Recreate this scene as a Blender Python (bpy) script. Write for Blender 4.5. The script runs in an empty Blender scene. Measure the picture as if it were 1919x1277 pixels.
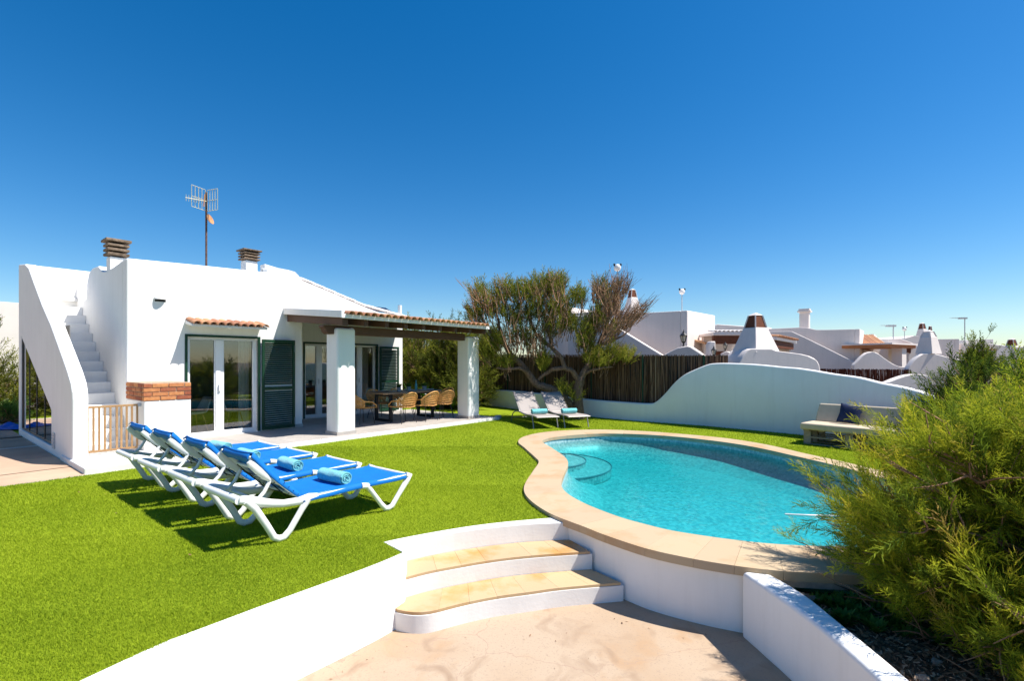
import bpy, math, random
import numpy as np
from mathutils import Vector, Matrix
from mathutils.geometry import tessellate_polygon
R = math.radians
random.seed(7); RNG = np.random.default_rng(11)
SC = bpy.context.scene
COL = SC.collection

# ------------------------------------------------------------------ camera
CAM_H = 1.62
cam_d = bpy.data.cameras.new('camera'); cam = bpy.data.objects.new('camera', cam_d); COL.objects.link(cam)
cam.location = (0, 0, CAM_H); cam.rotation_euler = (R(90), 0, 0)
cam_d.sensor_width = 36; cam_d.lens = 36*922/1919; cam_d.shift_y = 0.0216
cam_d.clip_start = .05; cam_d.clip_end = 5000
SC.camera = cam

# ------------------------------------------------------------------ sky, sun, exposure
SUN_AZ, SUN_EL = 97, 58
w = bpy.data.worlds.new('World'); SC.world = w; w.use_nodes = True
nt = w.node_tree; nt.nodes.clear()
sky = nt.nodes.new('ShaderNodeTexSky'); sky.sky_type = 'NISHITA'; sky.sun_disc = False
sky.sun_elevation = R(SUN_EL); sky.sun_rotation = R(SUN_AZ)
sky.altitude = 0; sky.air_density = 1.0; sky.dust_density = .3; sky.ozone_density = 4.0
hs = nt.nodes.new('ShaderNodeHueSaturation'); hs.inputs['Saturation'].default_value = 1.39; hs.inputs['Hue'].default_value = .5
bg = nt.nodes.new('ShaderNodeBackground'); bg.inputs['Strength'].default_value = .072
wo = nt.nodes.new('ShaderNodeOutputWorld')
nt.links.new(sky.outputs[0], hs.inputs['Color']); nt.links.new(hs.outputs[0], bg.inputs[0]); nt.links.new(bg.outputs[0], wo.inputs[0])
sd = bpy.data.lights.new('sun', 'SUN'); sun = bpy.data.objects.new('sun', sd); COL.objects.link(sun)
sd.energy = 4.0; sd.angle = R(.53); sd.color = (1, .955, .88)
svec = Vector((math.cos(R(SUN_EL))*math.sin(R(SUN_AZ)), math.cos(R(SUN_EL))*math.cos(R(SUN_AZ)), math.sin(R(SUN_EL))))
sun.rotation_euler = (-svec).to_track_quat('-Z', 'Y').to_euler(); sun.location = (20, 0, 30)
vs = SC.view_settings; vs.view_transform = 'Standard'; vs.look = 'None'; vs.exposure = 1.02; vs.gamma = 1; vs.use_curve_mapping = False
SC.cycles.use_denoising = True; SC.cycles.max_bounces = 10; SC.cycles.diffuse_bounces = 5; SC.cycles.transparent_max_bounces = 16
SC.cycles.sample_clamp_indirect = 6; SC.cycles.caustics_reflective = False; SC.cycles.caustics_refractive = False

# ------------------------------------------------------------------ helpers
D1 = np.array([740, 922.])/math.hypot(740, 922); N1 = np.array([D1[1], -D1[0]]); C0 = np.array([-7.14, 9.11])
HROT = math.atan2(D1[1], D1[0])
def HW(s, n, z=0.):                      # villa axes (along the front, outward, up) -> world
    p = C0+s*D1+n*N1; return (float(p[0]), float(p[1]), z)
def tag(o, label=None, cat=None, group=None, kind=None):
    if label: o['label'] = label
    if cat: o['category'] = cat
    if group: o['group'] = group
    if kind: o['kind'] = kind
    return o
def empty(name, loc, rz=0., label=None, cat=None, group=None):
    o = bpy.data.objects.new(name, None); COL.objects.link(o); o.empty_display_size = .2
    o.location = loc; o.rotation_euler = (0, 0, rz)
    return tag(o, label, cat, group)
class MB:
    def __init__(s): s.v = []; s.f = []
    def add(s, vs, fs):
        b = len(s.v); s.v += [tuple(p) for p in vs]; s.f += [tuple(b+i for i in f) for f in fs]; return s
    def box(s, x0, y0, z0, x1, y1, z1):
        x0, x1 = sorted((x0, x1)); y0, y1 = sorted((y0, y1)); z0, z1 = sorted((z0, z1))
        return s.add([(x0,y0,z0),(x1,y0,z0),(x1,y1,z0),(x0,y1,z0),(x0,y0,z1),(x1,y0,z1),(x1,y1,z1),(x0,y1,z1)],
                     [(0,3,2,1),(4,5,6,7),(0,1,5,4),(1,2,6,5),(2,3,7,6),(3,0,4,7)])
    def hexa(s, p):                      # 8 points: bottom four ccw, top four
        return s.add(p, [(0,3,2,1),(4,5,6,7),(0,1,5,4),(1,2,6,5),(2,3,7,6),(3,0,4,7)])
    def slab(s, poly, d0, d1, fn=lambda a, b, d: (a, b, d), holes=()):
        loops = [list(poly)]+[list(h) for h in holes]
        def area(l): return sum(l[i][0]*l[(i+1) % len(l)][1]-l[(i+1) % len(l)][0]*l[i][1] for i in range(len(l)))
        if area(loops[0]) < 0: loops[0].reverse()
        for l in loops[1:]:
            if area(l) > 0: l.reverse()
        flat = [p for l in loops for p in l]; n = len(flat)
        vs = [fn(a, b, d0) for a, b in flat]+[fn(a, b, d1) for a, b in flat]
        fs = []
        for t in tessellate_polygon([[Vector((a, b, 0)) for a, b in l] for l in loops]):
            a, b, c = t; p, q, r = flat[a], flat[b], flat[c]
            if (q[0]-p[0])*(r[1]-p[1])-(q[1]-p[1])*(r[0]-p[0]) < 0: b, c = c, b
            fs += [(n+a, n+b, n+c), (c, b, a)]
        o = 0
        for l in loops:
            m = len(l)
            fs += [(o+i, o+(i+1) % m, n+o+(i+1) % m, n+o+i) for i in range(m)]; o += m
        return s.add(vs, fs)
    def tube(s, pts, r, seg=8, cap=True, sx=1., closed=False):
        P = [Vector(p) for p in pts]; n = len(P); rr = r if isinstance(r, (list, tuple)) else [r]*n
        rings = []; up = None
        for i in range(n):
            a = P[i-1] if i > 0 else (P[-1] if closed else P[0]); b = P[i+1] if i < n-1 else (P[0] if closed else P[-1])
            t = (b-a); t = t.normalized() if t.length > 1e-9 else Vector((0, 0, 1))
            if up is None: up = Vector((0, 0, 1)) if abs(t.z) < .9 else Vector((1, 0, 0))
            x = up.cross(t)
            if x.length < 1e-6: x = Vector((1, 0, 0)).cross(t)
            x.normalize(); y = t.cross(x); up = y
            rings.append([P[i]+(x*math.cos(2*math.pi*k/seg)*sx+y*math.sin(2*math.pi*k/seg))*rr[i] for k in range(seg)])
        vs = [p for q in rings for p in q]; fs = []
        for i in range(n if closed else n-1):
            j = (i+1) % n
            for k in range(seg):
                l = (k+1) % seg; fs.append((i*seg+k, i*seg+l, j*seg+l, j*seg+k))
        if cap and not closed: fs += [tuple(range(seg-1, -1, -1)), tuple((n-1)*seg+k for k in range(seg))]
        return s.add(vs, fs)
    def lathe(s, prof, seg=16, c=(0, 0, 0)):
        vs = []; fs = []
        for r, z in prof: vs += [(c[0]+r*math.cos(2*math.pi*k/seg), c[1]+r*math.sin(2*math.pi*k/seg), c[2]+z) for k in range(seg)]
        for i in range(len(prof)-1):
            for k in range(seg): fs.append((i*seg+k, i*seg+(k+1) % seg, (i+1)*seg+(k+1) % seg, (i+1)*seg+k))
        fs += [tuple(range(seg-1, -1, -1)), tuple((len(prof)-1)*seg+k for k in range(seg))]
        return s.add(vs, fs)
    def grid(s, fn, nu, nv):
        vs = [fn(i/nu, j/nv) for j in range(nv+1) for i in range(nu+1)]
        return s.add(vs, [(j*(nu+1)+i, j*(nu+1)+i+1, (j+1)*(nu+1)+i+1, (j+1)*(nu+1)+i) for j in range(nv) for i in range(nu)])
    def mesh(s, name, smooth=None):
        me = bpy.data.meshes.new(name); me.from_pydata([tuple(p) for p in s.v], [], s.f); me.update()
        if smooth is not None:
            me.polygons.foreach_set('use_smooth', [True]*len(me.polygons)); me.set_sharp_from_angle(angle=R(smooth))
        return me
    def build(s, name, mat, parent=None, smooth=None, bevel=0., bseg=2):
        me = s.mesh(name, smooth); me.materials.append(M[mat])
        return link(name, me, parent, bevel, bseg)
def link(name, me, parent=None, bevel=0., bseg=2, loc=None, rot=None):
    o = bpy.data.objects.new(name, me); COL.objects.link(o); o.parent = parent
    if loc is not None: o.location = loc
    if rot is not None: o.rotation_euler = rot
    if bevel:
        b = o.modifiers.new('bevel', 'BEVEL'); b.width = bevel; b.segments = bseg; b.limit_method = 'ANGLE'; b.angle_limit = R(35)
        b.harden_normals = False
    return o
def copy_tree(o, parent=None):
    c = o.copy(); COL.objects.link(c); c.parent = parent
    for ch in list(o.children): copy_tree(ch, c)
    return c
def arrays_mesh(name, V, F, tint=None, mat=None, smooth=False):
    me = bpy.data.meshes.new(name); V = np.ascontiguousarray(V, np.float32); F = np.ascontiguousarray(F, np.int32)
    k = F.shape[1]; me.vertices.add(len(V)); me.vertices.foreach_set('co', V.ravel())
    me.loops.add(F.size); me.loops.foreach_set('vertex_index', F.ravel())
    me.polygons.add(len(F)); me.polygons.foreach_set('loop_start', np.arange(0, F.size, k, dtype=np.int32))
    if smooth: me.polygons.foreach_set('use_smooth', np.ones(len(F), bool))
    if tint is not None:
        a = me.attributes.new('tint', 'FLOAT', 'POINT'); a.data.foreach_set('value', np.ascontiguousarray(tint, np.float32))
    me.update(calc_edges=True)
    if mat: me.materials.append(M[mat])
    return me
def catmull(P, n=4, closed=False):
    P = [np.array(p, float) for p in P]; out = []; m = len(P)
    for i in range(m if closed else m-1):
        g = (lambda k: P[k % m]) if closed else (lambda k: P[min(max(k, 0), m-1)])
        a, b, c, d = g(i-1), g(i), g(i+1), g(i+2)
        for j in range(n):
            t = j/n; out.append(.5*((2*b)+(-a+c)*t+(2*a-5*b+4*c-d)*t*t+(-a+3*b-3*c+d)*t**3))
    if not closed: out.append(P[-1])
    return out

# ------------------------------------------------------------------ materials
M = {}
def mat(name, col, rough=.7, spec=.3, metal=0., var=.0, vscale=6., bump=0., bscale=60., col2=None, ramp=(.35, .65), detail=4., tint=None, trans=0., sheen=0., bdist=.01, vstretch=None, alpha=None):
    m = bpy.data.materials.new(name); m.use_nodes = True; t = m.node_tree; N = t.nodes; L = t.links
    b = N['Principled BSDF']; b.inputs['Roughness'].default_value = rough; b.inputs['Metallic'].default_value = metal
    b.inputs['Specular IOR Level'].default_value = spec
    if sheen: b.inputs['Sheen Weight'].default_value = sheen
    b.inputs['Base Color'].default_value = (*col, 1)
    tc = N.new('ShaderNodeTexCoord'); src = tc.outputs['Object']
    if vstretch:
        mp = N.new('ShaderNodeMapping'); mp.inputs['Scale'].default_value = vstretch; L.new(src, mp.inputs[0]); src = mp.outputs[0]
    if tint is not None:
        at = N.new('ShaderNodeAttribute'); at.attribute_name = 'tint'; cr = N.new('ShaderNodeValToRGB')
        cr.color_ramp.elements.remove(cr.color_ramp.elements[1])
        for i, (p, c) in enumerate(tint):
            e = cr.color_ramp.elements[0] if i == 0 else cr.color_ramp.elements.new(p)
            e.position = p; e.color = (*c, 1)
        L.new(at.outputs['Fac'], cr.inputs[0]); L.new(cr.outputs[0], b.inputs['Base Color'])
        if trans:
            tr = N.new('ShaderNodeBsdfTranslucent'); mx = N.new('ShaderNodeMixShader'); mx.inputs[0].default_value = trans
            L.new(cr.outputs[0], tr.inputs[0]); L.new(b.outputs[0], mx.inputs[1]); L.new(tr.outputs[0], mx.inputs[2]); L.new(mx.outputs[0], N['Material Output'].inputs[0])
    elif col2 is not None or var:
        if col2 is None: col2 = tuple(c*(1-var) for c in col)
        nz = N.new('ShaderNodeTexNoise'); nz.inputs['Scale'].default_value = vscale; nz.inputs['Detail'].default_value = detail; nz.inputs['Roughness'].default_value = .6
        L.new(src, nz.inputs['Vector']); cr = N.new('ShaderNodeValToRGB')
        cr.color_ramp.elements[0].position = ramp[0]; cr.color_ramp.elements[1].position = ramp[1]
        cr.color_ramp.elements[0].color = (*col2, 1); cr.color_ramp.elements[1].color = (*col, 1)
        L.new(nz.outputs[0], cr.inputs[0]); L.new(cr.outputs[0], b.inputs['Base Color'])
    if bump:
        nb = N.new('ShaderNodeTexNoise'); nb.inputs['Scale'].default_value = bscale; nb.inputs['Detail'].default_value = 5
        L.new(src, nb.inputs['Vector']); bp = N.new('ShaderNodeBump'); bp.inputs['Strength'].default_value = bump; bp.inputs['Distance'].default_value = bdist
        L.new(nb.outputs[0], bp.inputs['Height']); L.new(bp.outputs[0], b.inputs['Normal'])
    M[name] = m; return m
def per_object(name, amount=.25, hue=.0):        # each piece a little lighter or darker than its neighbour
    m = M[name]; N = m.node_tree.nodes; L = m.node_tree.links; b = N['Principled BSDF']
    oi = N.new('ShaderNodeObjectInfo'); h = N.new('ShaderNodeHueSaturation'); mr = N.new('ShaderNodeMapRange')
    mr.inputs['To Min'].default_value = 1-amount; mr.inputs['To Max'].default_value = 1+amount*.6
    L.new(oi.outputs['Random'], mr.inputs['Value']); L.new(mr.outputs[0], h.inputs['Value'])
    if hue:
        m2 = N.new('ShaderNodeMapRange'); m2.inputs['To Min'].default_value = .5-hue; m2.inputs['To Max'].default_value = .5+hue
        L.new(oi.outputs['Random'], m2.inputs['Value']); L.new(m2.outputs[0], h.inputs['Hue'])
    ln = b.inputs['Base Color'].links
    if ln: L.new(ln[0].from_socket, h.inputs['Color'])
    else: h.inputs['Color'].default_value = b.inputs['Base Color'].default_value
    L.new(h.outputs[0], b.inputs['Base Color'])
def glassy(name, tint, refl=1.0, rough=0., ior=1.45, bump=0., bscale=3., absorb=None, density=1., bdist=.02):
    m = bpy.data.materials.new(name); m.use_nodes = True; t = m.node_tree; N = t.nodes; L = t.links; N.remove(N['Principled BSDF'])
    tr = N.new('ShaderNodeBsdfTransparent'); tr.inputs[0].default_value = (*tint, 1)
    gl = N.new('ShaderNodeBsdfGlossy'); gl.inputs['Roughness'].default_value = rough
    fr = N.new('ShaderNodeFresnel'); fr.inputs[0].default_value = ior
    mu = N.new('ShaderNodeMath'); mu.operation = 'MULTIPLY'; mu.inputs[1].default_value = refl; mu.use_clamp = True
    mx = N.new('ShaderNodeMixShader'); L.new(fr.outputs[0], mu.inputs[0]); L.new(mu.outputs[0], mx.inputs[0]); L.new(tr.outputs[0], mx.inputs[1]); L.new(gl.outputs[0], mx.inputs[2])
    L.new(mx.outputs[0], N['Material Output'].inputs['Surface'])
    if bump:
        tc = N.new('ShaderNodeTexCoord'); nb = N.new('ShaderNodeTexNoise'); nb.inputs['Scale'].default_value = bscale; nb.inputs['Detail'].default_value = 3; nb.inputs['Distortion'].default_value = .6
        L.new(tc.outputs['Object'], nb.inputs['Vector']); bp = N.new('ShaderNodeBump'); bp.inputs['Strength'].default_value = bump; bp.inputs['Distance'].default_value = bdist
        L.new(nb.outputs[0], bp.inputs['Height']); L.new(bp.outputs[0], gl.inputs['Normal']); L.new(bp.outputs[0], fr.inputs['Normal'])
    if absorb:
        va = N.new('ShaderNodeVolumeAbsorption'); va.inputs['Color'].default_value = (*absorb, 1); va.inputs['Density'].default_value = density
        L.new(va.outputs[0], N['Material Output'].inputs['Volume'])
    M[name] = m; return m

mat('stucco', (.83, .82, .80), .85, .2, var=.05, vscale=1.3, bump=.25, bscale=35, bdist=.006, detail=6)
mat('stucco_floor', (.78, .76, .73), .8, .2, var=.10, vscale=3, bump=.2, bscale=60, bdist=.004)
mat('stucco_far', (.78, .70, .65), .9, .2, var=.08, vscale=.7, bump=.2, bscale=20)
mat('terracotta', (.56, .28, .16), .85, .2, col2=(.42, .22, .13), vscale=9, bump=.3, bscale=50, bdist=.004); per_object('terracotta', .3, .01)
mat('tile_white', (.78, .72, .68), .85, .2, var=.12, vscale=8, bump=.3, bscale=40, bdist=.004)
mat('dark_wood', (.075, .036, .020), .6, .3, col2=(.13, .068, .04), vscale=3, vstretch=(2, 30, 30), bump=.4, bscale=10, bdist=.005, detail=6)
mat('ceiling_wood', (.10, .05, .03), .7, .2, var=.4, vscale=5)
mat('green_paint', (.004, .045, .020), .5, .35, var=.3, vscale=8)
mat('pvc', (.80, .80, .80), .3, .5)
mat('chimney_slab', (.26, .19, .135), .9, .2, var=.5, vscale=14, bump=.5, bscale=60); per_object('chimney_slab', .2)
mat('brick', (.52, .20, .09), .9, .2, col2=(.40, .13, .06), vscale=22, bump=.5, bscale=70, bdist=.004); per_object('brick', .35, .012)
mat('mortar', (.55, .40, .29), .95, .1, var=.3, vscale=30, bump=.5, bscale=90)
mat('sandstone', (.52, .37, .215), .8, .25, col2=(.50, .27, .09), vscale=2.6, ramp=(.32, .50), bump=.3, bscale=40, bdist=.004); per_object('sandstone', .04, .004)
mat('coping', (.48, .36, .235), .85, .25, col2=(.44, .27, .14), vscale=1.8, ramp=(.28, .5), bump=.35, bscale=90, bdist=.003, detail=7); per_object('coping', .035, .003)
mat('joint', (.62, .55, .47), .9, .2, var=.2, vscale=20)
mat('patio_tile', (.46, .42, .385), .6, .35, var=.12, vscale=2.5, bump=.1, bscale=50, bdist=.002); per_object('patio_tile', .06)
mat('pavement', (.52, .36, .25), .9, .2, col2=(.40, .27, .19), vscale=1.1, ramp=(.3, .6), bump=.4, bscale=30, bdist=.006, detail=7); per_object('pavement', .12, .006)
mat('turf', (.26, .34, .018), .95, .05, var=.35, vscale=45, bump=.8, bscale=160, bdist=.01)
mat('soil', (.22, .12, .07), .95, .1, col2=(.09, .05, .032), vscale=9, bump=1., bscale=35, bdist=.03, detail=8)
mat('ground', (.24, .18, .12), .95, .1, var=.4, vscale=.3, bump=.6, bscale=8)
mat('stone', (.30, .25, .20), .9, .2, col2=(.17, .13, .10), vscale=9, bump=.6, bscale=25); per_object('stone', .3)
mat('plastic_white', (.82, .82, .80), .35, .45, var=.03, vscale=5)
mat('blue_fabric', (.003, .155, .52), .75, .25, var=.10, vscale=9, bump=.25, bscale=420, bdist=.002)
mat('towel', (.18, .56, .58), .98, .05, var=.22, vscale=40, bump=.9, bscale=180, bdist=.006, sheen=.4)
mat('black_strap', (.015, .016, .02), .6, .3)
mat('textilene', (.40, .355, .33), .75, .2, var=.10, vscale=60, bump=.2, bscale=300, bdist=.002)
mat('sunbed_metal', (.30, .285, .27), .4, .5, metal=.5)
mat('gate_wood', (.40, .24, .115), .6, .3, col2=(.31, .175, .075), vscale=5, vstretch=(20, 20, 2)); per_object('gate_wood', .15)
mat('grey_plastic', (.45, .47, .49), .5, .4)
mat('rattan', (.70, .38, .13), .6, .35, col2=(.54, .27, .08), vscale=18, bump=.3, bscale=120, bdist=.003)
mat('black_metal', (.02, .02, .022), .5, .4)
mat('table_wood', (.46, .28, .16), .55, .35, col2=(.34, .20, .11), vscale=4, vstretch=(2, 18, 18))
mat('pot', (.34, .36, .38), .8, .2, var=.15, vscale=15)
mat('plate', (.8, .8, .79), .25, .5)
mat('cushion', (.55, .46, .345), .9, .15, var=.08, vscale=12, bump=.3, bscale=250, bdist=.002)
mat('navy', (.020, .032, .085), .85, .2, var=.2, vscale=25, bump=.3, bscale=250, bdist=.003)
mat('pallet', (.40, .32, .24), .85, .2, var=.25, vscale=6, vstretch=(2, 14, 14)); per_object('pallet', .15)
mat('rust', (.17, .095, .07), .8, .3, var=.4, vscale=15)
mat('antenna_metal', (.62, .60, .45), .5, .5, metal=.3)
mat('dish', (.55, .27, .12), .7, .3, var=.25, vscale=18)
mat('solar', (.012, .018, .04), .25, .6)
mat('brown_slat', (.17, .055, .025), .7, .2, var=.3, vscale=9)
mat('lantern', (.012, .012, .014), .45, .4)
mat('lantern_glass', (.55, .50, .38), .3, .5)
mat('orange_wood', (.50, .19, .07), .7, .25, var=.2, vscale=4)
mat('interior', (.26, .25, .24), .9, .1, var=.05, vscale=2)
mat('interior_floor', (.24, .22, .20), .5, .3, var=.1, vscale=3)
mat('curtain', (.70, .68, .64), .9, .1, var=.08, vscale=5)
mat('light_wood', (.50, .30, .14), .5, .3, var=.2, vscale=8)
mat('tarp', (.015, .09, .42), .5, .4, var=.2, vscale=8)
mat('far_hill', (.20, .19, .21), .95, .05, var=.2, vscale=.02)
mat('bark', (.30, .20, .145), .95, .1, col2=(.14, .09, .065), vscale=9, vstretch=(4, 4, 1), bump=1., bscale=22, bdist=.04, detail=7)
mat('twig', (.34, .20, .12), .9, .1, var=.35, vscale=4)
mat('reed', (.10, .055, .035), .95, .1, tint=[(0, (.055, .030, .020)), (.3, (.15, .085, .055)), (.6, (.28, .17, .11)), (1, (.50, .36, .26))])
mat('reed_red', (.17, .055, .035), .95, .1, tint=[(0, (.06, .02, .014)), (.6, (.15, .05, .032)), (1, (.26, .11, .08))])
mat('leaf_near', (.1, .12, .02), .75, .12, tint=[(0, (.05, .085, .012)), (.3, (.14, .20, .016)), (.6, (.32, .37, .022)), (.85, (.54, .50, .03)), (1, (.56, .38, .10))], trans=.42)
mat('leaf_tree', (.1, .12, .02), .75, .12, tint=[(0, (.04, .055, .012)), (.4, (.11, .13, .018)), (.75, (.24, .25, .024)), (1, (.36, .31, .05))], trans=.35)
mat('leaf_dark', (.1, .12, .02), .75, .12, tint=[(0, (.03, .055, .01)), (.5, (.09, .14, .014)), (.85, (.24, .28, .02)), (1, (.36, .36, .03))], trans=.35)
mat('leaf_ground', (.1, .12, .02), .6, .2, tint=[(0, (.03, .07, .012)), (.6, (.07, .16, .02)), (1, (.16, .26, .05))], trans=.3)
mat('petal', (.75, .75, .66), .7, .2)
mat('grass_blade', (.1, .2, .01), .7, .12, tint=[(0, (.17, .26, .012)), (.5, (.34, .43, .02)), (.85, (.46, .54, .04)), (1, (.56, .56, .12))], trans=.4)
glassy('glass', (.90, .92, .92), refl=3.4)
glassy('glass_dark', (.22, .20, .14), refl=3.2, bump=.06, bscale=2.)
glassy('water', (.97, .99, .99), refl=.8, ior=1.33, bump=.35, bscale=7., bdist=.03, absorb=(.02, .87, .892), density=1.45)

def streaks(name, amount):
    m = M[name]; N = m.node_tree.nodes; L = m.node_tree.links; b = N['Principled BSDF']; tc = N.new('ShaderNodeTexCoord')
    mp = N.new('ShaderNodeMapping'); mp.inputs['Scale'].default_value = (5, 5, .45); L.new(tc.outputs['Object'], mp.inputs[0])
    n = N.new('ShaderNodeTexNoise'); n.inputs['Scale'].default_value = 1.6; n.inputs['Detail'].default_value = 7; n.inputs['Roughness'].default_value = .65; L.new(mp.outputs[0], n.inputs['Vector'])
    r = N.new('ShaderNodeMapRange'); r.inputs['From Min'].default_value = .5; r.inputs['From Max'].default_value = .75; r.inputs['To Max'].default_value = amount; L.new(n.outputs[0], r.inputs[0])
    x = N.new('ShaderNodeMix'); x.data_type = 'RGBA'; L.new(r.outputs[0], x.inputs[0]); L.new(b.inputs['Base Color'].links[0].from_socket, x.inputs[6]); x.inputs[7].default_value = (.56, .53, .49, 1)
    L.new(x.outputs[2], b.inputs['Base Color'])
streaks('stucco', .18); streaks('stucco_far', .35)
# terrace concrete: stains, cracks
def terrace_mat():
    mat('terrace', (.56, .40, .30), .9, .2, bump=.3, bscale=45, bdist=.004)
    m = M['terrace']; N = m.node_tree.nodes; L = m.node_tree.links; b = N['Principled BSDF']
    tc = N.new('ShaderNodeTexCoord')
    def noise(sc, det, dist=0.):
        n = N.new('ShaderNodeTexNoise'); n.inputs['Scale'].default_value = sc; n.inputs['Detail'].default_value = det; n.inputs['Distortion'].default_value = dist
        L.new(tc.outputs['Object'], n.inputs['Vector']); return n.outputs[0]
    def ramp(src, p0, p1):
        r = N.new('ShaderNodeMapRange'); r.inputs['From Min'].default_value = p0; r.inputs['From Max'].default_value = p1; L.new(src, r.inputs[0]); return r.outputs[0]
    def mix(f, a, c):
        x = N.new('ShaderNodeMix'); x.data_type = 'RGBA'; L.new(f, x.inputs[0])
        if isinstance(a, tuple): x.inputs[6].default_value = (*a, 1)
        else: L.new(a, x.inputs[6])
        x.inputs[7].default_value = (*c, 1); return x.outputs[2]
    c = mix(ramp(noise(1.4, 6), .38, .66), (.44, .335, .24), (.40, .285, .19))
    c = mix(ramp(noise(2.3, 8, .8), .57, .78), c, (.40, .25, .14))
    c = mix(ramp(noise(3.1, 9, 1.2), .55, .74), c, (.31, .215, .145))
    c = mix(ramp(noise(85, 4), .56, .74), c, (.33, .245, .185))
    v = N.new('ShaderNodeTexVoronoi'); v.feature = 'DISTANCE_TO_EDGE'; v.inputs['Scale'].default_value = .75
    wv = N.new('ShaderNodeVectorMath'); wv.operation = 'MULTIPLY_ADD'; nn = N.new('ShaderNodeTexNoise'); nn.inputs['Scale'].default_value = 3; nn.inputs['Detail'].default_value = 6
    L.new(tc.outputs['Object'], nn.inputs['Vector']); L.new(nn.outputs[1], wv.inputs[0]); wv.inputs[1].default_value = (.35, .35, .35); L.new(tc.outputs['Object'], wv.inputs[2]); L.new(wv.outputs[0], v.inputs['Vector'])
    c = mix(ramp(v.outputs['Distance'], .0028, .0005), c, (.36, .25, .185))
    L.new(c, b.inputs['Base Color'])
terrace_mat()
# pool mosaic
def pool_mat():
    mat('mosaic', (.22, .66, .72), .4, .4)
    m = M['mosaic']; N = m.node_tree.nodes; L = m.node_tree.links; b = N['Principled BSDF']
    tc = N.new('ShaderNodeTexCoord'); v = N.new('ShaderNodeTexVoronoi'); v.distance = 'CHEBYCHEV'; v.inputs['Scale'].default_value = 26; v.inputs['Randomness'].default_value = .25
    L.new(tc.outputs['Object'], v.inputs['Vector']); cr = N.new('ShaderNodeValToRGB')
    e = cr.color_ramp.elements; e[0].color = (.18, .36, .40, 1); e[1].color = (.42, .58, .60, 1)
    sp = N.new('ShaderNodeSeparateColor'); L.new(v.outputs['Color'], sp.inputs[0]); L.new(sp.outputs[0], cr.inputs[0]); L.new(cr.outputs[0], b.inputs['Base Color'])
pool_mat()
mat('mosaic_edge', (.10, .24, .29), .4, .4)

# ================================================================== ground, lawn, pool, terrace
ST = lambda o: tag(o, kind='structure')
OUT = [(.12,9.83),(.23,9.12),(.38,8.22),(.42,7.8),(.30,7.14),(.17,6.41),(.15,6.0),(.21,5.64),(.33,5.29),(.46,5.04),(.69,4.73),(.85,4.5),(1.13,4.18),(1.41,3.98),(1.68,3.84),(1.96,3.74),(2.24,3.69),(2.6,3.65),(3.2,3.7),(4.1,4.0),(4.85,4.7),(5.3,5.6),(5.45,6.6),(5.32,7.6),(5.1,8.5),(4.9,9.45),(4.49,10.23),(3.84,10.81),(3.07,11.3),(2.18,11.58),(1.34,11.47),(.7,11.13),(.26,10.51)]
INN = [(.59,9.83),(.72,9.12),(.86,8.31),(.87,7.75),(.74,7.07),(.64,6.52),(.62,6.2),(.66,5.9),(.76,5.6),(.89,5.33),(1.1,5.0),(1.3,4.78),(1.5,4.6),(1.77,4.45),(2.0,4.35),(2.2,4.28),(2.45,4.23),(2.75,4.21),(3.14,4.22),(3.8,4.42),(4.4,4.95),(4.85,5.75),(5.05,6.55),(5.0,7.4),(4.82,8.2),(4.56,9.15),(4.2,9.8),(3.6,10.42),(2.9,10.82),(2.06,10.97),(1.5,10.8),(1.05,10.57),(.72,10.25)]
SUBD = 6
OC = [tuple(p) for p in catmull(OUT, SUBD, True)]; IC = [tuple(p) for p in catmull(INN, SUBD, True)]
def lerp2(a, b, t): return (a[0]+(b[0]-a[0])*t, a[1]+(b[1]-a[1])*t)
MID = [lerp2(a, b, .45) for a, b in zip(OC, IC)]
# near lawn edge, wall tops
EDGE = [(-4.4,-3.2),(-3.35,0.),(-2.2,2.5),(-1.85,3.05),(-1.17,3.86),(-.94,4.18),(-1.16,4.43),(-.92,4.59),(-.48,4.83),(-.07,4.99),(.40,5.12)]
kc = 9*SUBD+2                                                # coping point next to the top step
lawn_poly = EDGE+[MID[(kc-i) % len(MID)] for i in range(0, kc+1)]+[MID[-i] for i in range(1, len(MID)-21*SUBD)]
lawn_poly += [(6.2,5.5),(9.5,5.0),(9.5,9.0),(7.9,9.9),(6.6,11.4),(5,12.8),(2.2,15.2),(-1.2,19.6),(-6,22),(-16,24),(-22,9),(-14,-3.2)]
LAWN = np.array(lawn_poly)
ST(MB().slab(lawn_poly, -.10, 0.).build('lawn', 'turf'))
g = MB(); B = 2500
for x0, y0, x1, y1 in ((-B,-B,-4,B),(9,-B,B,B),(-4,4.9,0.1,B),(0.1,13,9,B),(-4,-B,9,-9)):
    g.add([(x0,y0,-.14),(x1,y0,-.14),(x1,y1,-.14),(x0,y1,-.14)], [(0,1,2,3)])
ST(g.build('ground', 'ground'))
ST(MB().slab([(-4.2,-9.1),(2.1,-9.1),(2.1,4.2),(1.3,4.9),(-1.4,4.9),(-2.9,2.9)], -.62, -.5).build('terrace_floor', 'terrace'))
ST(MB().slab([(2.0,-9.1),(9.1,-9.1),(9.1,5.4),(5.9,5.6),(5.4,4.9),(4.5,4.0),(3.4,3.75),(2.6,3.78),(2.0,3.85)], -.6, -.16).build('planting_bed', 'soil'))

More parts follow.
